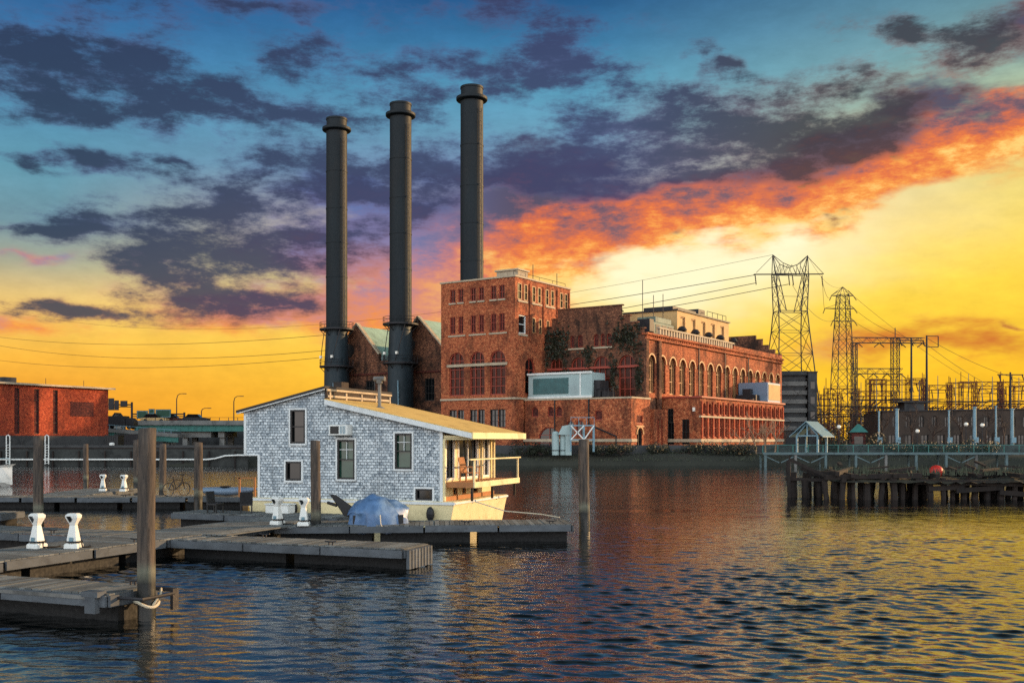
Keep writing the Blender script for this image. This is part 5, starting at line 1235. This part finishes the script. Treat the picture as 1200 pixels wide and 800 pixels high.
m = MB(); holes = [arch(14.2 + k * 2.1, 15.1 + k * 2.1, 5.0, 6.8, 6) for k in range(-6, 8)] + [rect(1 + k * 2.6, 2.2 + k * 2.6, 2.2, 3.8) for k in range(11)]
wall(m, (0, 0, 0), U, FA, [(0, 1.4), (31, 1.4), (31, 7.9), (0, 7.4)], holes, .3); m.box(0, 31, .5, 8, 1.4, 7.3); cw = m.part('wall', M['concrete_brown'], t_)
for h in holes: window(t_, (0, 0, 0), U, FA, h, .25, M['frame_dark'], M['glass_black'], 2, 2, .1)
m = MB(); m.prism([(-.2, -.2, 7.42), (31.2, -.2, 7.92), (31.2, -.2, 8.1), (-.2, -.2, 7.6)], (0, 8.4, 0)); m.part('coping', M['steel_dark'], t_)
m = MB(); m.box(4.4, 7.6, 2, 4.6, 7.4, 9.0); m.box(3, 8.8, 1.5, 5, 9.0, 9.15); m.part('roof_unit', M['concrete_dark'], t_)

# ------------------------------------------------------------------ boardwalk, pavilion
WB = 112.0
x0, x1 = at(894, 515, WB).x, at(1200, 515, WB).x + 12
t_ = Thing('boardwalk', 'long timber boardwalk on posts along the right bank', 'boardwalk', ((x0 + x1) / 2, WB, 0))
m = MB(); k = x0
while k < x1 - .2: m.box(k, k + .42, WB, WB + 2.6, 1.46, 1.54); k += .45
m.part('deck', M['deckwood'], t_)
MB().box(x0, x1, WB - .06, WB, 1.36, 1.62).part('edge_beam', M['walk_grey'], t_)
n = int((x1 - x0) / 3.3)
for i in range(n + 1):
    x = x0 + .3 + i * 3.3; pm = M['walk_grey'] if i % 3 != 1 else M['concrete']; MB().box(x - .13, x + .13, WB + .02, WB + .28, -.8, 1.36).part('post', pm, t_); MB().box(x - .1, x + .1, WB + 2.2, WB + 2.4, -.8, 1.36).part('post', pm, t_)
    if i in (0, 1, 3, 6, 9): m = MB(); m.beam((x + .1, WB + .1, 1.15), (x + 1.5, WB + .1, .5), .11); m.beam((x + 3.1, WB + .1, 1.15), (x + 1.7, WB + .1, .5), .11); m.part('brace', M['walk_grey'], t_)
m = MB(); k = x0
while k < x1: m.box(k - .04, k + .04, WB + .03, WB + .1, 1.54, 2.4); k += 1.65
m.box(x0, x1, WB + .02, WB + .1, 2.4, 2.46)
for z in (1.7, 1.9, 2.1, 2.25): m.path([(x0, WB + .06, z), (x1, WB + .06, z)], .014, 4)
m.part('handrail', M['teal'], t_)
# pavilion
a = at(934, 515, 117); VF = Frame((a.x, a.y), -.62)
t_ = Thing('pavilion', 'small open pavilion with pale blue gabled metal roof on the bank', 'pavilion', (1.3, 1.5, 1.4), VF)
m = MB()
for x, y in ((0, 0), (2.4, 0), (0, 3), (2.4, 3)): MB().box(x - .1, x + .1, y - .1, y + .1, 1.3, 3.5).part('post', M['steel_pale'], t_)
for sgn in (-1, 1):
    m = MB(); m.prism([(1.2, -.5, 5.0), (1.2 + sgn * 1.95, -.5, 3.3), (1.2 + sgn * 1.95, -.5, 3.38), (1.2, -.5, 5.1)], (0, 4.0, 0)); m.part('roof_slope', M['steel_pale'], t_)
m = MB(); [m.beam(p, q, .14) for p, q in (((-.1, 0, 3.45), (2.5, 0, 3.45)), ((-.1, 3, 3.45), (2.5, 3, 3.45)), ((0, 0, 3.5), (1.2, 0, 4.9)), ((2.4, 0, 3.5), (1.2, 0, 4.9)), ((1.2, 0, 3.5), (1.2, 0, 4.9)))]; m.part('truss', M['steel_pale'], t_)
a = at(1006, 515, 124); KF = Frame((a.x, a.y), -.3)
t_ = Thing('ticket_booth', 'little booth with teal hipped roof right of the pavilion', 'booth', (0, 0, 1.5), KF)
m = MB(); m.box(-.8, .8, -.7, .7, 1.4, 3.9); m.part('wall', M['brick_fill'], t_); m = MB(); m.sq([(1.1, 1.0, 3.9), (.1, .1, 4.9)]); m.part('roof', M['teal'], t_)
m = MB(); m.box(-.5, .5, -.72, -.701, 2.4, 3.4); m.part('window', M['glass_black'], t_)
# pale poles and globe lamps behind the boardwalk
for px, d, yt, yb, l in ((1030, 128, 483, 528, 'slim pale blue pole at the left end of the dark brick building'), (1051, 126, 480, 528, 'stout pale blue pole below the lattice gantry post'), (1112, 128, 482, 520, 'pale blue pole before the middle of the dark brick building'),
                         (1142, 124, 478, 530, 'stout pale blue pole right of the red buoy'), (1167, 126, 477, 516, 'pale blue pole with a side box near the right edge'), (1186, 128, 480, 520, 'wide pale blue pole nearest the right edge')):
    p = at(px, 515, d); f = Frame((p.x, p.y)); h = EYE + (515 - yt) / 1200 * d
    t_ = Thing('utility_pole', l, 'pole', (0, 0, 1.4), f, 'pale poles on the right bank')
    r = .24 if 'stout' in l or 'wide' in l else .13
    MB().path([(0, 0, 1.3), (0, 0, h)], [r, r * .8], 10).part('shaft', M['steel_pale'], t_)
    m = MB(); m.box(-.3, .3, -r - .25, -r, 2.6, 3.3); m.lathe([(r * .9, h), (r * 1.2, h + .02), (r * 1.2, h + .12), (.02, h + .2)], n=10); m.part('cabinet', M['steel_pale'], t_)
for px, py, l in ((983, 500, 'white globe lamp between pavilion and teal booth'), (1075, 505, 'white globe lamp left of the red buoy on the bank'), (1132, 497, 'white globe lamp just left of the stout right pole'), (1151, 498, 'white globe lamp just right of the stout right pole')):
    p = at(px, py, 119); f = Frame((p.x, p.y))
    t_ = Thing('globe_lamp', l, 'lamp', (0, 0, 1.4), f, 'globe lamps on the right bank')
    MB().path([(0, 0, 1.3), (0, 0, p.z - .2)], [.07, .045], 8).part('post', M['steel_dark'], t_); MB().sphere((0, 0, p.z), .24).part('globe', M['globe'], t_, smooth=True)
# ------------------------------------------------------------------ ruined pier and broken piles
def oldpile(m, x, y, z1, r, lx=0, ly=0):
    pts = [Vector((x + lx * z + .03 * math.sin(z * 2 + x), y + ly * z, z)) for z in np.linspace(-.7, z1, 6)]
    m.path(pts, [r * random.uniform(.85, 1.1) for _ in pts], 8)
t_ = Thing('ruined_pier', 'ruined timber pier on rotten piles, its deck overgrown with rubble', 'pier', (22, 56, 0))
xs0 = 16.0
rows = [(51.5, 30), (52.6, 26), (54.5, 18)]
for yr, n in rows:
    for i in range(n):
        x = xs0 + i * (.62 if i < 9 or yr < 53 else .85) + random.uniform(-.15, .15) + (0 if yr < 52 else .3) + (yr - 51.5) * .35
        m = MB(); oldpile(m, x, yr + random.uniform(-.25, .25), random.uniform(.7, 1.25), random.uniform(.11, .2), random.uniform(-.1, .1), 0); m.part('pile', M['darktimber'], t_)
m = MB(); m.beam((15.7, 51.4, 1.12), (20.5, 51.3, 1.22), .26, .24); m.beam((20.2, 51.35, .9), (25.5, 51.2, .8), .28, .26); m.beam((26.1, 51.3, .95), (33, 51.0, .7), .26, .3); m.beam((32.4, 50.9, .6), (39, 50.8, .95), .3, .3); m.beam((15.9, 54.5, 1.2), (39, 54.3, 1.1), .26); m.beam((16.2, 51, 1.3), (18.9, 57, 1.38), .22)
[m.beam((17 + k * 2.1, 51, 1.2), (17.8 + k * 2.1, 58, 1.25), .2) for k in range(9)]; [m.beam((20.5 + k * 1.9 + random.uniform(-.3, .3), 51.15, random.uniform(.25, .6)), (22.6 + k * 1.9, 51.2, random.uniform(.2, .65)), .16, .24) for k in range(9)]; m.part('stringer', M['darktimber'], t_)
m = MB(); nxr, nyr = 90, 26
for i in range(nxr + 1):
    for j in range(nyr + 1):
        x = 16.4 + 24 * i / nxr; y = 50.9 + 7.8 * j / nyr + (x - 16) * -.02
        e = min(i, nxr - i, 6) / 6 * min(1, j / 3) * min(1, (nyr - j) / 3)
        h = .55 * (math.sin(x * 1.1 + y * .7) * math.sin(y * .9 - x * .3) * .5 + .5) + random.uniform(-.12, .18)
        low = .0 if x > 20 else (.0 if y > 52.5 else -.25)
        m.v.append((x + random.uniform(-.06, .06), y + random.uniform(-.06, .06), 1.02 + max(0, h) * e * (.55 + .45 * math.sin(x * .45 + .6)) + low * 0 - (random.uniform(.1, .24) if (j == 0 and x > 19.5) else .02 + .12)))
for i in range(nxr):
    for j in range(nyr): o = i * (nyr + 1) + j; m.f.append((o, o + nyr + 1, o + nyr + 2, o + 1))
m.part('rubble_deck', M['rubble'], t_)
for _ in range(40):
    x, y = random.uniform(17, 39), random.uniform(51.2, 58); a = random.uniform(0, PI); l = random.uniform(.5, 2.2); z = 1.3 + random.uniform(0, .25)
    MB().beam((x, y, z), (x + l * math.cos(a), y + l * math.sin(a) * .6, z + random.uniform(-.2, .25)), random.uniform(.08, .2), random.uniform(.06, .16)).part('fallen_timber', M['darktimber'], t_)
m = MB()
for _ in range(900):
    x, y = random.uniform(17.2, 39), random.uniform(51, 58)
    for _k in range(2):
        p = Vector((x + random.uniform(-.1, .1), y, 1.2)); h = random.uniform(.2, .55); d = Vector((random.uniform(-.15, .15), random.uniform(-.1, .1), h)); s_ = Vector((.025, 0, 0))
        m.add([p - s_, p + s_, p + d], [(0, 1, 2)])
m.part('weeds', M['drygrass'], t_, fix=False)
t_ = Thing('broken_dolphin', 'cluster of broken black piles with a slanting timber left of the ruined pier', 'pile cluster', (15, 54, 0))
for x, y, z, r, lx in ((14.6, 53.2, 1.95, .11, 0), (14.95, 53.8, 1.3, .24, .02), (15.55, 53.4, .9, .2, -.03), (15.9, 54.4, 1.25, .26, .04), (16.35, 53.6, 1.05, .2, 0), (16.6, 54.8, 1.35, .2, -.02), (15.3, 55.2, 1.1, .22, 0), (17.0, 53.3, .85, .16, .05)):
    m = MB(); oldpile(m, x * .985, y, z, r, lx); m.part('pile', M['darktimber'], t_)
m = MB(); m.beam((14.4, 53.3, 2.0), (16.6, 53.0, .95), .2, .16); m.beam((15.2, 53.9, 1.5), (17.3, 53.4, .7), .2); m.beam((14.3, 53.6, .95), (16.4, 53.2, .9), .16); m.part('slanting_timber', M['darktimber'], t_)
t_ = Thing('marker_buoy', 'red round buoy lying on the ruined pier', 'buoy', at(1097, 553, 53.5)); b = t_.b
MB().sphere(b + Vector((0, 0, .05)), .32, 1.15, 1, 1).part('float', M['red'], t_, smooth=True)
MB().sphere(b + Vector((.3, -.12, 0)), .15, .8, .8, .9).part('cap', M['tanbox'], t_, smooth=True)
m = MB(); m.path([at(1115, 554, 60), at(1175, 553, 60)], .07, 6); m.path([at(1178, 546, 60), at(1178, 562, 60)], .09, 6); m.path([at(1178, 556, 60), at(1240, 556, 60)], .09, 6)
m.solo('pipe_rail', M['stone'], 'pale pipe rail on a short post at the right end of the ruined pier', 'rail', at(1150, 556, 60))

# ------------------------------------------------------------------ plants of the bank
def baretree(label, x, y, z, h, mat, seed, spread=.55, frame=None):
    rnd = random.Random(seed); tr = MB(); cr = MB()
    f = Frame((x, y)); t = Thing('bare_tree', label, 'tree', (0, 0, z), f, 'leafless trees on the bank')
    def grow(p, d, l, r, lv):
        n = 4; pts = [p]; q = p.copy(); dd = d.copy()
        for _ in range(n):
            dd = (dd + Vector((rnd.gauss(0, .13), rnd.gauss(0, .13), rnd.gauss(.03, .08)))).normalized(); q = q + dd * l / n; pts.append(q.copy())
        (tr if lv < 1 else cr).path(pts, [r * (1 - .45 * k / n) for k in range(n + 1)], 6 if lv < 2 else 4, False)
        if lv >= 4: return
        for k in range(rnd.randint(2, 3) + (lv < 2)):
            i = rnd.randint(2, n); e = (dd + Vector((rnd.gauss(0, spread), rnd.gauss(0, spread), rnd.gauss(.1, .3)))).normalized()
            grow(pts[i], e, l * rnd.uniform(.55, .8), r * .55, lv + 1)
    grow(Vector((0, 0, z)), Vector((rnd.gauss(0, .08), 0, 1)).normalized(), h * .42, h * .022, 0)
    tr.part('trunk', mat, t); cr.part('crown', mat, t)
for i, (px, d, h, l) in enumerate(((866, 121.0, 4.0, 'small pale bare tree before the middle of the riverside annex'), (886, 121.5, 5.2, 'tallest pale bare tree before the end of the riverside annex'), (897, 120.8, 4.6, 'pale bare tree between the tall one and the pylon base'), (908, 121.6, 4.9, 'pale bare tree at the far corner of the riverside annex'), (919, 123, 3.9, 'dark bare tree below the pale slotted building'))):
    baretree(l, at(px, 515, d).x, d, 1.3, h, M['bark'] if i < 4 else M['bark_dark'], 40 + i, .5)
for i, (px, d, h, l) in enumerate(((975, 140, 6.2, 'dark bare tree behind the bushes by the pavilion'), (996, 146, 7.4, 'taller dark bare tree behind the teal booth'), (1024, 142, 6.4, 'dark bare tree at the left corner of the dark brick building'), (1070, 150, 7.2, 'dark bare tree before the dark building under the tall bracket pole'), (1096, 148, 6.4, 'dark bare tree before the dark building above the red buoy'), (1127, 150, 7.0, 'dark bare tree before the dark building left of the stout right pole'), (1156, 148, 6.6, 'dark bare tree between the two right pale poles'), (1176, 150, 7.4, 'dark bare tree nearest the right edge before the dark building'))):
    baretree(l, at(px, 515, d).x, d, 1.6, h, M['bark_dark'], 80 + i, .6)
def shrub(name, label, cat, x, y, z, rx, ry, rz, n, mat, group, size=.12):
    rs_ = random.Random(int(x * 91 + y * 7)); m = MB(); f = Frame((x, y)); cl = [(rs_.uniform(-.7, .7) * rx, rs_.uniform(-.7, .7) * ry, rs_.uniform(.15, .8) * rz, rs_.uniform(.3, .55)) for _ in range(9)]
    for _ in range(n):
        c = rs_.choice(cl); v = Vector((rs_.gauss(0, 1), rs_.gauss(0, 1), rs_.gauss(0, 1))).normalized() * rs_.uniform(.6, 1) ** .5
        p = Vector((c[0] + v.x * c[3] * rx, c[1] + v.y * c[3] * ry, max(.03, c[2] + v.z * c[3] * rz)))
        a = Vector([rs_.uniform(-1, 1) for _ in range(3)]).normalized(); b_ = a.orthogonal().normalized(); s_ = size * rs_.uniform(.6, 1.5)
        p = p + Vector((0, 0, z)); m.add([p - a * s_, p + b_ * s_ * .55, p + a * s_, p - b_ * s_ * .55], [(0, 1, 2, 3)])
    t = Thing(name, label, cat, (0, 0, z), f, group); m.part('foliage', mat, t, fix=False)
    tr = MB(); [tr.path([(0, 0, z - .1), (c[0] * .5, c[1] * .5, z + c[2] * .5), (c[0], c[1], z + c[2])], [.05, .035, .015], 5, False) for c in cl]; tr.part('stem', M['bark_dark'], t)
for px, d, rx, rz, l in ((612, 121.2, 2.2, 1.3, 'dark low shrub on the bank right beside the houseboat porch roof'), (634, 121, 1.8, 1.1, 'dark low shrub just left of the pale tanks'), (706, 121.2, 2.3, 1.3, 'dark low shrub just right of the white steel frame'), (728, 121, 1.8, 1.1, 'dark low shrub left of the arched annex door'),
                         (771, 121.4, 1.5, 1.2, 'dark low shrub between arched door and riverside annex corner'), (806, 121.3, 2.2, 1.2, 'dark low shrub before the dark end of the riverside annex'), (842, 121.2, 2.4, 1.3, 'dark low shrub before the lit riverside annex windows'), (872, 120.6, 2.0, 1.1, 'dark low shrub under the first pale bare trees'),
                         (973, 122, 2.0, 2.6, 'tall dark bush right of the pavilion'), (988, 124, 2.2, 3.2, 'tallest dark bush left of the teal booth'), (1022, 123, 2.2, 2.2, 'dark bush right of the teal booth'), (1064, 121, 2.4, 1.4, 'low dark bush behind the boardwalk below the gantry'), (1095, 121, 2.6, 1.3, 'low dark bush behind the boardwalk above the red buoy'), (1128, 121, 2.0, 1.5, 'low dark bush left of the stout right pole'), (1158, 121, 2.4, 1.4, 'low dark bush near the right edge pole')):
    shrub('shrub', l, 'shrub', at(px, 515, d).x, d, 1.3, rx, 1.2, rz, 520, M['leaf'], 'shrubs along the far bank')
# rough grass on the bank and a distant wood behind the switchyard: uncountable
m = MB()
for _ in range(4500):
    x = random.uniform(-22, 66); o = random.uniform(.5, 4.5); y = shore(x) + o; z = .38 + .28 * min(o, 4); h = random.uniform(.1, .32)
    s_ = Vector((.05, 0, 0)); p = Vector((x, y, z)); d = Vector((random.uniform(-.2, .2), random.uniform(-.1, .1), h)); m.add([p - s_, p + s_, p + d], [(0, 1, 2)])
m.solo('bank_grass', M['drygrass'], 'rough dry grass along the foot of the far bank', 'grass', (20, 121, .5), kind='stuff', fix=False)
m = MB(); rs_ = random.Random(5)
for k in range(60):
    cx_ = rs_.uniform(52, 120); cy_ = rs_.uniform(205, 235); hh = rs_.uniform(4.5, 8.5)
    for _ in range(190):
        v = Vector((rs_.gauss(0, 1.4), rs_.gauss(0, 1.2), abs(rs_.gauss(hh * .5, hh * .26)))); p = Vector((cx_, cy_, 1.4)) + v
        a = Vector([rs_.uniform(-1, 1) for _ in range(3)]).normalized(); b_ = a.orthogonal().normalized(); s_ = .32 * rs_.uniform(.6, 1.5); m.add([p - a * s_, p + b_ * s_ * .55, p + a * s_, p - b_ * s_ * .55], [(0, 1, 2, 3)])
m.solo('distant_wood', M['leaf'], 'dark distant wood behind the switchyard frames', 'wood', (86, 220, 1.5), kind='stuff', fix=False)
# ------------------------------------------------------------------ left bank: brick warehouse, sea wall, bridge
LF = Frame((-55.2, 140.0), ang_of(.9, -.437))
LB = Thing('brick_warehouse', 'long red brick building with dark vertical recesses on a grey base', 'building', (-8, -10, 1.4), LF)
recs = [rect(y0 - .38, y0 + .38, 3.75, 9.4) for y0 in (-8.6, -11.45, -14.3, -17.2, -20.1)]
m = MB(); wall(m, (0, 0, 0), Vv, FB, [(-23, 3.5), (0, 3.5), (0, 9.85), (-23, 9.85)], recs, .3)
m.add([(0, 0, 1.2), (-16, 0, 1.2), (-16, 0, 9.85), (0, 0, 9.85), (0, -23, 1.2), (-16, -23, 1.2), (-16, -23, 9.85), (0, -23, 9.85)], [(0, 1, 2, 3), (4, 5, 6, 7), (1, 5, 6, 2)]); m.part('wall', M['brick_red'], LB)
for h in recs: window(LB, (0, 0, 0), Vv, FB, h, .25, M['frame_dark'], M['brick_fill'], 1, 4, .08)
m = MB(); m.box(-.2, .12, -23.1, .1, 1.0, 3.499); m.part('plinth', M['concrete_dark'], LB)
m = MB(); m.box(-16.2, .55, -23.3, .7, 9.851, 10.05); m.part('roof', M['roof_grey'], LB)
m = MB(); m.box(.55, .62, -23.3, .7, 9.82, 10.06); m.part('gutter', M['stone'], LB)
m = MB(); m.box(.004, .03, -6.3, -2.5, 6.1, 8.0); m.part('faded_panel', M['brick_fill'], LB)
m = MB(); m.box(-3, -1.5, -15, -13.2, 10.05, 10.8); m.box(-5, -3.4, -19, -17, 10.05, 10.9); m.part('roof_unit', M['concrete_dark'], LB)
m = MB(); [m.path([(-.6, y0, 10), (-.6, y0, 10.9)], .04, 4) for y0 in (-9.6, -3.6)]; m.part('mast', M['steel_dark'], LB)
m = MB(); m.box(-140, -30.5, 118.2, 118.9, -.8, 1.95); m.solo('sea_wall', M['seawall'], 'dark wet sea wall along the left bank below the brick building', 'wall', (-80, 118.5, 0))
m = MB(); [m.box(-140 + k * 3.0, -139.86 + k * 3.0, 117.95, 118.19, -.6, 1.7) for k in range(37)]; m.box(-140, -30.5, 118.15, 118.95, 1.951, 2.1)
m.solo('wall_fender', M['darktimber'], 'timber fender posts fixed along the dark sea wall', 'fender', (-80, 118, .5))
m = MB(); m.path([(-120, 117.8, .72), (-35.2, 117.8, .72), (-34.2, 117.8, .82), (-33, 117.8, 1.15), (-31.5, 117.8, 1.22), (-27, 117.8, 1.22)], .10, 8)
m.solo('white_pipe', M['white'], 'white pipe running along the sea wall just above the water', 'pipe', (-60, 117.8, .7), smooth=True)
for px, l in ((9.5, 'white hooped ladder on the sea wall at the left edge'), (55, 'white hooped ladder on the sea wall below the brick recesses')):
    x = (px - 600) / 1200 * 117.6; t_ = Thing('boarding_ladder', l, 'ladder', (x, 117.6, .8), WF, 'white ladders on the sea wall')
    m = MB()
    for s_ in (-.2, .2): m.path([(x + s_, 117.6, .2), (x + s_, 117.6, 3.45)], .06, 6)
    m.path([(x - .2, 117.6, 3.4), (x, 117.6, 3.55), (x + .2, 117.6, 3.4)], .06, 6); m.part('stile', M['white'], t_)
    m = MB(); [m.path([(x - .2, 117.6, .3 + k * .3), (x + .2, 117.6, .3 + k * .3)], .03, 5) for k in range(8)]; m.part('rung', M['white'], t_)
# bridge
BR = Thing('highway_bridge', 'highway bridge with teal steel girder crossing behind the marina', 'bridge', (-40, 172, 1.5))
m = MB(); m.box(-66, -8, 168, 178, 5.5, 5.8); m.part('deck', M['asphalt'], BR)
m = MB(); m.box(-66, -8, 167.7, 168.0, 5.4, 6.15); m.box(-66, -8, 178, 178.3, 5.4, 6.15); m.part('parapet', M['concrete'], BR)
m = MB(); m.box(-62, -8, 168.1, 168.3, 4.45, 5.39); m.box(-62, -8, 168.0, 168.45, 4.37, 4.45); [m.box(-62 + k * 2.2, -61.9 + k * 2.2, 168.03, 168.1, 4.46, 5.38) for k in range(25)]; m.part('girder', M['teal'], BR)
m = MB(); m.box(-62, -8, 176, 176.2, 4.45, 5.39); m.part('girder', M['teal'], BR)
for px in (219, 262, 300, 340):
    x = (px - 600) / 1200 * 170; m = MB(); m.box(x - .4, x + .4, 169, 170, 1.2, 3.4); m.box(x - .4, x + .4, 174, 175, 1.2, 3.4); m.box(x - .5, x + (4.4 if px == 219 else .5), 168.6, 176.5, 3.4, 4.36); m.part('pier', M['concrete'], BR)
m = MB()
for k in range(39): m.box(-66 + k * 1.5, -65.92 + k * 1.5, 167.8, 167.88, 6.151, 6.6)
m.box(-66, -8, 167.79, 167.89, 6.6, 6.66); m.part('guard_rail', M['steel_dark'], BR)
RP = Thing('slip_road_ramp', 'lower ramp with pale edge and teal girder between warehouse and bridge', 'bridge', (-58, 152, 1.5))
m = MB(); m.prism([(-62, 150, 4.3), (-49, 150, 3.35), (-49, 150, 3.85), (-62, 150, 4.85)], (0, 5, 0)); m.part('deck', M['concrete'], RP)
m = MB(); m.prism([(-62, 150.2, 3.4), (-49, 150.2, 2.6), (-49, 150.2, 3.34), (-62, 150.2, 4.29)], (0, .3, 0)); m.part('girder', M['teal'], RP)
m = MB()
for x in (-60.6, -56.5, -51): m.box(x - .45, x + .45, 151, 154, 1.2, 2.9)
m.part('pier', M['concrete'], RP)
m = MB(); [m.box(-62 + k, -61.94 + k, 150.05, 150.11, 4.8 - k * .077, 5.35 - k * .077) for k in range(13)]; m.beam((-62, 150.08, 5.4), (-49, 150.08, 4.4), .08); m.part('guard_rail', M['steel_pale'], RP)
m = MB(); m.box(-82, -8, 184, 185, 1, 4.7); m.solo('shade_backing', M['concrete_dark'], 'dark added wall filling the shade below the highway bridge', 'wall', (-45, 184.5, 1))  # wall added to fill in the dark shade below the bridge
t_ = Thing('pump_house', 'small grey hut with pointed roof at the bridge end', 'hut', (-63.5, 165, 1.4))
m = MB(); m.prism([(-64.4, 164, 1.3), (-62.6, 164, 1.3), (-62.6, 164, 6.0), (-63.5, 164, 7.2), (-64.4, 164, 6.0)], (0, 2, 0)); m.part('wall', M['concrete'], t_)
m = MB(); m.beam((-63.5, 164.9, 7.3), (-62.4, 164.9, 5.9), 2.4, .12, up=(0, 0, 1)); m.beam((-63.5, 164.9, 7.3), (-64.6, 164.9, 5.9), 2.4, .12); m.part('roof', M['roof_grey'], t_)
def gantry(label, d, post_px, ytop, ybase, arm_px, arm_y, panels, gmat):
    P = lambda x, y: at(x, y, d); t = Thing('sign_gantry', label, 'road sign', P(post_px, ybase), WF)
    m = MB(); m.path([P(post_px, ybase), P(post_px, ytop)], .18, 8); m.path([P(post_px, arm_y), P(arm_px, arm_y)], .12, 6); m.path([P(post_px, arm_y + 2.5), P(arm_px, arm_y + 2.5)], .08, 6); m.part('mast', M['steel_dark'], t)
    for x0, x1, y0, y1 in panels:
        a, b_ = P(x0, y1), P(x1, y0); m = MB(); m.box(a.x, b_.x, d - .35, d - .22, a.z, b_.z); sp = m.part('sign_panel', gmat, t)
        e = MB(); k = .07
        for q in ((a.x + k, b_.x - k, a.z + k, a.z + 2 * k), (a.x + k, b_.x - k, b_.z - 2 * k, b_.z - k), (a.x + k, a.x + 2 * k, a.z + 2 * k, b_.z - 2 * k), (b_.x - 2 * k, b_.x - k, a.z + 2 * k, b_.z - 2 * k)): e.box(q[0], q[1], d - .365, d - .351, q[2], q[3])
        if gmat is M['sign']: e.part('border', M['steel_pale'], t, sp)
gantry('road gantry with black backs of signs beside the brick building', 163, 154.5, 471, 500, 127, 474, [(128, 134.5, 466.5, 480.5), (135, 140, 469, 480.5), (142, 150, 469.5, 476)], M['steel_dark'])
gantry('road gantry with green signs standing on the highway bridge', 171, 216, 483, 496, 155, 485, [(161, 174, 481, 490.5), (175, 182, 479, 485), (183, 201, 479.5, 489)], M['sign'])
lamp = None
for px, yt, yb, l in ((207, 461, 495, 'curved street lamp beside the green road signs on the bridge'), (274, 464, 496, 'curved street lamp on the bridge next to the shingled house'), (236, 478, 498, 'shorter street lamp in the middle of the bridge')):
    p = at(px, yb, 172); t_ = Thing('street_lamp', l, 'street lamp', p, WF, 'street lamps on the bridge'); h = (yb - yt) / 1200 * 172
    m = MB(); m.path([p, p + Vector((0, 0, h * .8)), p + Vector((.15, 0, h * .93)), p + Vector((.5, 0, h * .99)), p + Vector((1.1, 0, h))], [.1, .08, .07, .06, .05], 6); m.part('mast', M['steel_dark'], t_)
    m = MB(); m.cbox(p + Vector((1.35, 0, h - .02)), .6, .22, .12); m.part('lamp_head', M['steel_dark'], t_)
car = None
for px, y_, z, mat, l in ((231, 169.6, 5.81, 'steel_dark', 'dark car on the highway bridge right of the green signs'), (182, 169.8, 5.81, 'tanbox', 'tan car on the highway bridge below the green signs'), (197, 172.5, 5.81, 'steel_tinted', 'brown car on the far lane of the bridge')):
    X = (px - 600) / 1200 * 170; t_ = Thing('car', l, 'car', (X, y_, z), WF, 'cars on the highway bridge'); b = t_.b
    m = MB(); m.prism([b + Vector(v) for v in ((-2.1, -.8, .3), (2.1, -.8, .3), (2.15, -.8, .7), (1.3, -.8, .82), (-2.0, -.8, .88), (-2.15, -.8, .6))], (0, 1.6, 0)); m.part('body', M[mat], t_, bevel=.05)
    m = MB(); m.prism([b + Vector(v) for v in ((-1.7, -.7, .86), (.9, -.7, .83), (.35, -.7, 1.4), (-1.2, -.7, 1.42))], (0, 1.4, 0)); m.part('cabin', M['glass_black'], t_)
    for sx in (-1.3, 1.3):
        for sy in (-.75, .75): m = MB(); m.path([b + Vector((sx, sy - .1, .32)), b + Vector((sx, sy + .1, .32))], .32, 12); m.part('wheel', M['black'], t_)
t_ = Thing('box_truck', 'dark lorry on the slip road ramp by the brick building', 'truck', (-58.6, 152.5, 4.62), WF); b = t_.b
m = MB(); m.cbox(b + Vector((-.4, 0, 1.15)), 3.4, 1.9, 1.5); m.part('cargo_box', M['steel_dark'], t_, bevel=.05)
m = MB(); m.prism([b + Vector(v) for v in ((1.35, -.9, .4), (2.6, -.9, .4), (2.6, -.9, 1.0), (2.2, -.9, 1.6), (1.35, -.9, 1.6))], (0, 1.8, 0)); m.part('cab', M['steel_dark'], t_, bevel=.04)
for sx in (-1.4, 1.9):
    for sy in (-.8, .8): m = MB(); m.path([b + Vector((sx, sy - .12, .3)), b + Vector((sx, sy + .12, .3))], .38, 12); m.part('wheel', M['black'], t_)
# dark storage clutter under the bridge
for px, d, w_, h_, mat, l in ((131, 132, 1.6, 2.0, 'black', 'black shed door opening beside the brick building corner'), (148, 140, 3.2, 2.2, 'steel_dark', 'dark closed container below the slip road')):
    X = (px - 600) / 1200 * d; m = MB(); m.box(X - w_ / 2, X + w_ / 2, d, d + 2, 1.5, 1.5 + h_); [m.box(X - w_ / 2 + k * .3, X - w_ / 2 + k * .3 + .12, d - .05, d, 1.6, 1.4 + h_) for k in range(int(w_ / .3))]; m.box(X - w_ / 2 - .06, X + w_ / 2 + .06, d - .06, d + 2.06, 1.501 + h_, 1.58 + h_)
    m.solo('shipping_container', M[mat], l.replace('shed door opening', 'container'), 'container', (X, d + 1, 1.5))
m = MB(); m.lathe([(.25, 0), (.3, .1), (.3, .8), (.25, .9)], ((131 - 600) / 1200 * 124, 124, 1.75), 12); m.solo('white_drum', M['white'], 'white drum on the quay before the black container', 'drum', ((131 - 600) / 1200 * 124, 124, 1.75), smooth=False)
